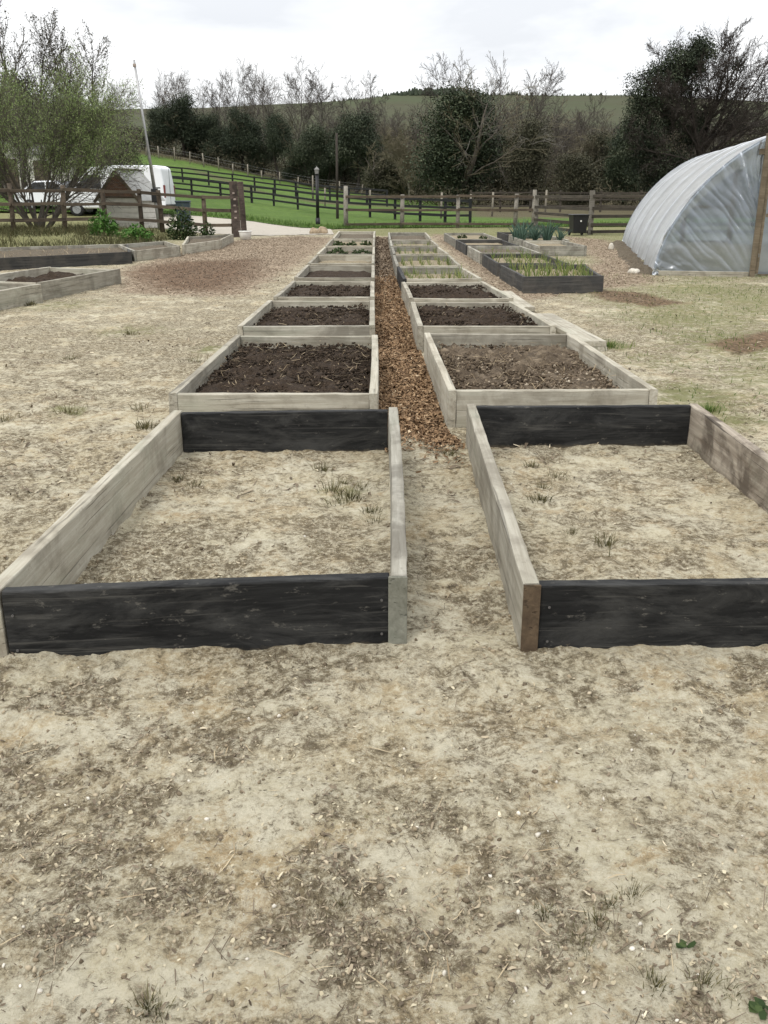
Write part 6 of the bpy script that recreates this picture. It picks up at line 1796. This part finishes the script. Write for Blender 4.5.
for i, (px, py, y, lb) in enumerate(((23, 2, 56, 'tallest slim poplar with budding twigs at the top left corner'), (4, 26, 57, 'slim budding poplar at the very left edge'), (42, 40, 58, 'slim budding poplar right of the tallest one'), (62, 62, 60, 'short slim budding poplar between the tall ones and the pointed one'),
                                     (84, 38, 58, 'pointed slim budding poplar above the middle of the willow'), (99, 50, 57, 'slim budding poplar furthest right of the poplar row'), (72, 58, 62, 'thin budding poplar in the gap of the poplar row'), (-16, 20, 58, 'budding poplar cut by the left picture edge'))):
    x = XP(px, y, 2); h = zt(py, y, px); s = h / 11.0
    tree_obj('poplar_tree', lb, (x, y, float(T(x, y))), *POP[i % 2], (M['bark'], M['bark'], M['bramble']), 'slim budding poplars behind the willow', (s * 1.25, s * 1.25, s), i * 1.9)

# ------------------------------------------------------------------ light, sky, camera
SUN_EL, SUN_AZ = radians(52), radians(215)
w = bpy.data.worlds.new('World'); sc.world = w; w.use_nodes = True
nt = w.node_tree; nt.nodes.clear(); k = NT(nt)
out = nt.nodes.new('ShaderNodeOutputWorld'); bg = nt.nodes.new('ShaderNodeBackground')
sky = nt.nodes.new('ShaderNodeTexSky'); sky.sky_type = 'NISHITA'; sky.sun_disc = False
sky.sun_elevation = SUN_EL; sky.sun_rotation = SUN_AZ; sky.air_density = 1.0; sky.dust_density = 3.0; sky.ozone_density = 1.0
co = nt.nodes.new('ShaderNodeTexCoord').outputs['Generated']
# overcast: a cloud deck brighter than the blue air behind it
cl = k.noise(k.mapping(co, (1.0, 1.0, 3.2)), 2.1, 8, 0.55, 0.4)
cl2 = k.noise(k.mapping(co, (1.0, 1.0, 4.0), (2.3, 0.4, 0.0)), 2.4, 6, 0.55, 0.3)
cover = k.ramp(cl, [(0.30, 0.86), (0.62, 0.97)])
deck = k.ramp(cl2, [(0.38, (5.7, 5.85, 6.1)), (0.47, (6.7, 6.8, 6.95)), (0.55, (7.6, 7.65, 7.7))])
sepz = nt.nodes.new('ShaderNodeSeparateXYZ'); k.sock(sepz, 0, co)
lift = k.math('MULTIPLY_ADD', k.math('POWER', k.math('MAXIMUM', sepz.outputs['Z'], 0.0), 1.3), 1.25, 0.97)   # an overcast sky is brightest overhead
deck = k.mix(1.0, deck, lift, 'MULTIPLY')
c = k.mix(cover, sky.outputs[0], deck)
nt.links.new(c, bg.inputs[0]); bg.inputs[1].default_value = 0.1
nt.links.new(bg.outputs[0], out.inputs[0])

sd = bpy.data.lights.new('sun', 'SUN'); sd.energy = 1.3; sd.angle = radians(18); sd.color = (1.0, 0.965, 0.91)
so = bpy.data.objects.new('sun', sd); COL.objects.link(so)
dv = Vector((sin(SUN_AZ) * cos(SUN_EL), cos(SUN_AZ) * cos(SUN_EL), sin(SUN_EL)))
so.rotation_euler = dv.to_track_quat('Z', 'Y').to_euler()

cd = bpy.data.cameras.new('camera'); cam = bpy.data.objects.new('camera', cd); COL.objects.link(cam)
cam.location = (0, 0, HCAM); cam.rotation_euler = (pi / 2 - PITCH, 0, 0)
cd.sensor_fit = 'VERTICAL'; cd.sensor_height = 24.0; cd.sensor_width = 18.0
cd.lens = 24.0 * 920 / 1024
cd.clip_start = 0.05; cd.clip_end = 3000
sc.camera = cam
sc.view_settings.view_transform = 'Standard'; sc.view_settings.look = 'None'
sc.view_settings.exposure = 0.58; sc.view_settings.gamma = 1.0
try: sc.view_settings.use_curve_mapping = False
except Exception: pass
sc.cycles.transparent_max_bounces = 12
sc.cycles.max_bounces = 6
sc.cycles.use_denoising = True
sc.cycles.denoiser = 'OPENIMAGEDENOISE'
sc.cycles.denoising_input_passes = 'RGB_ALBEDO_NORMAL'
sc.cycles.denoising_prefilter = 'ACCURATE'
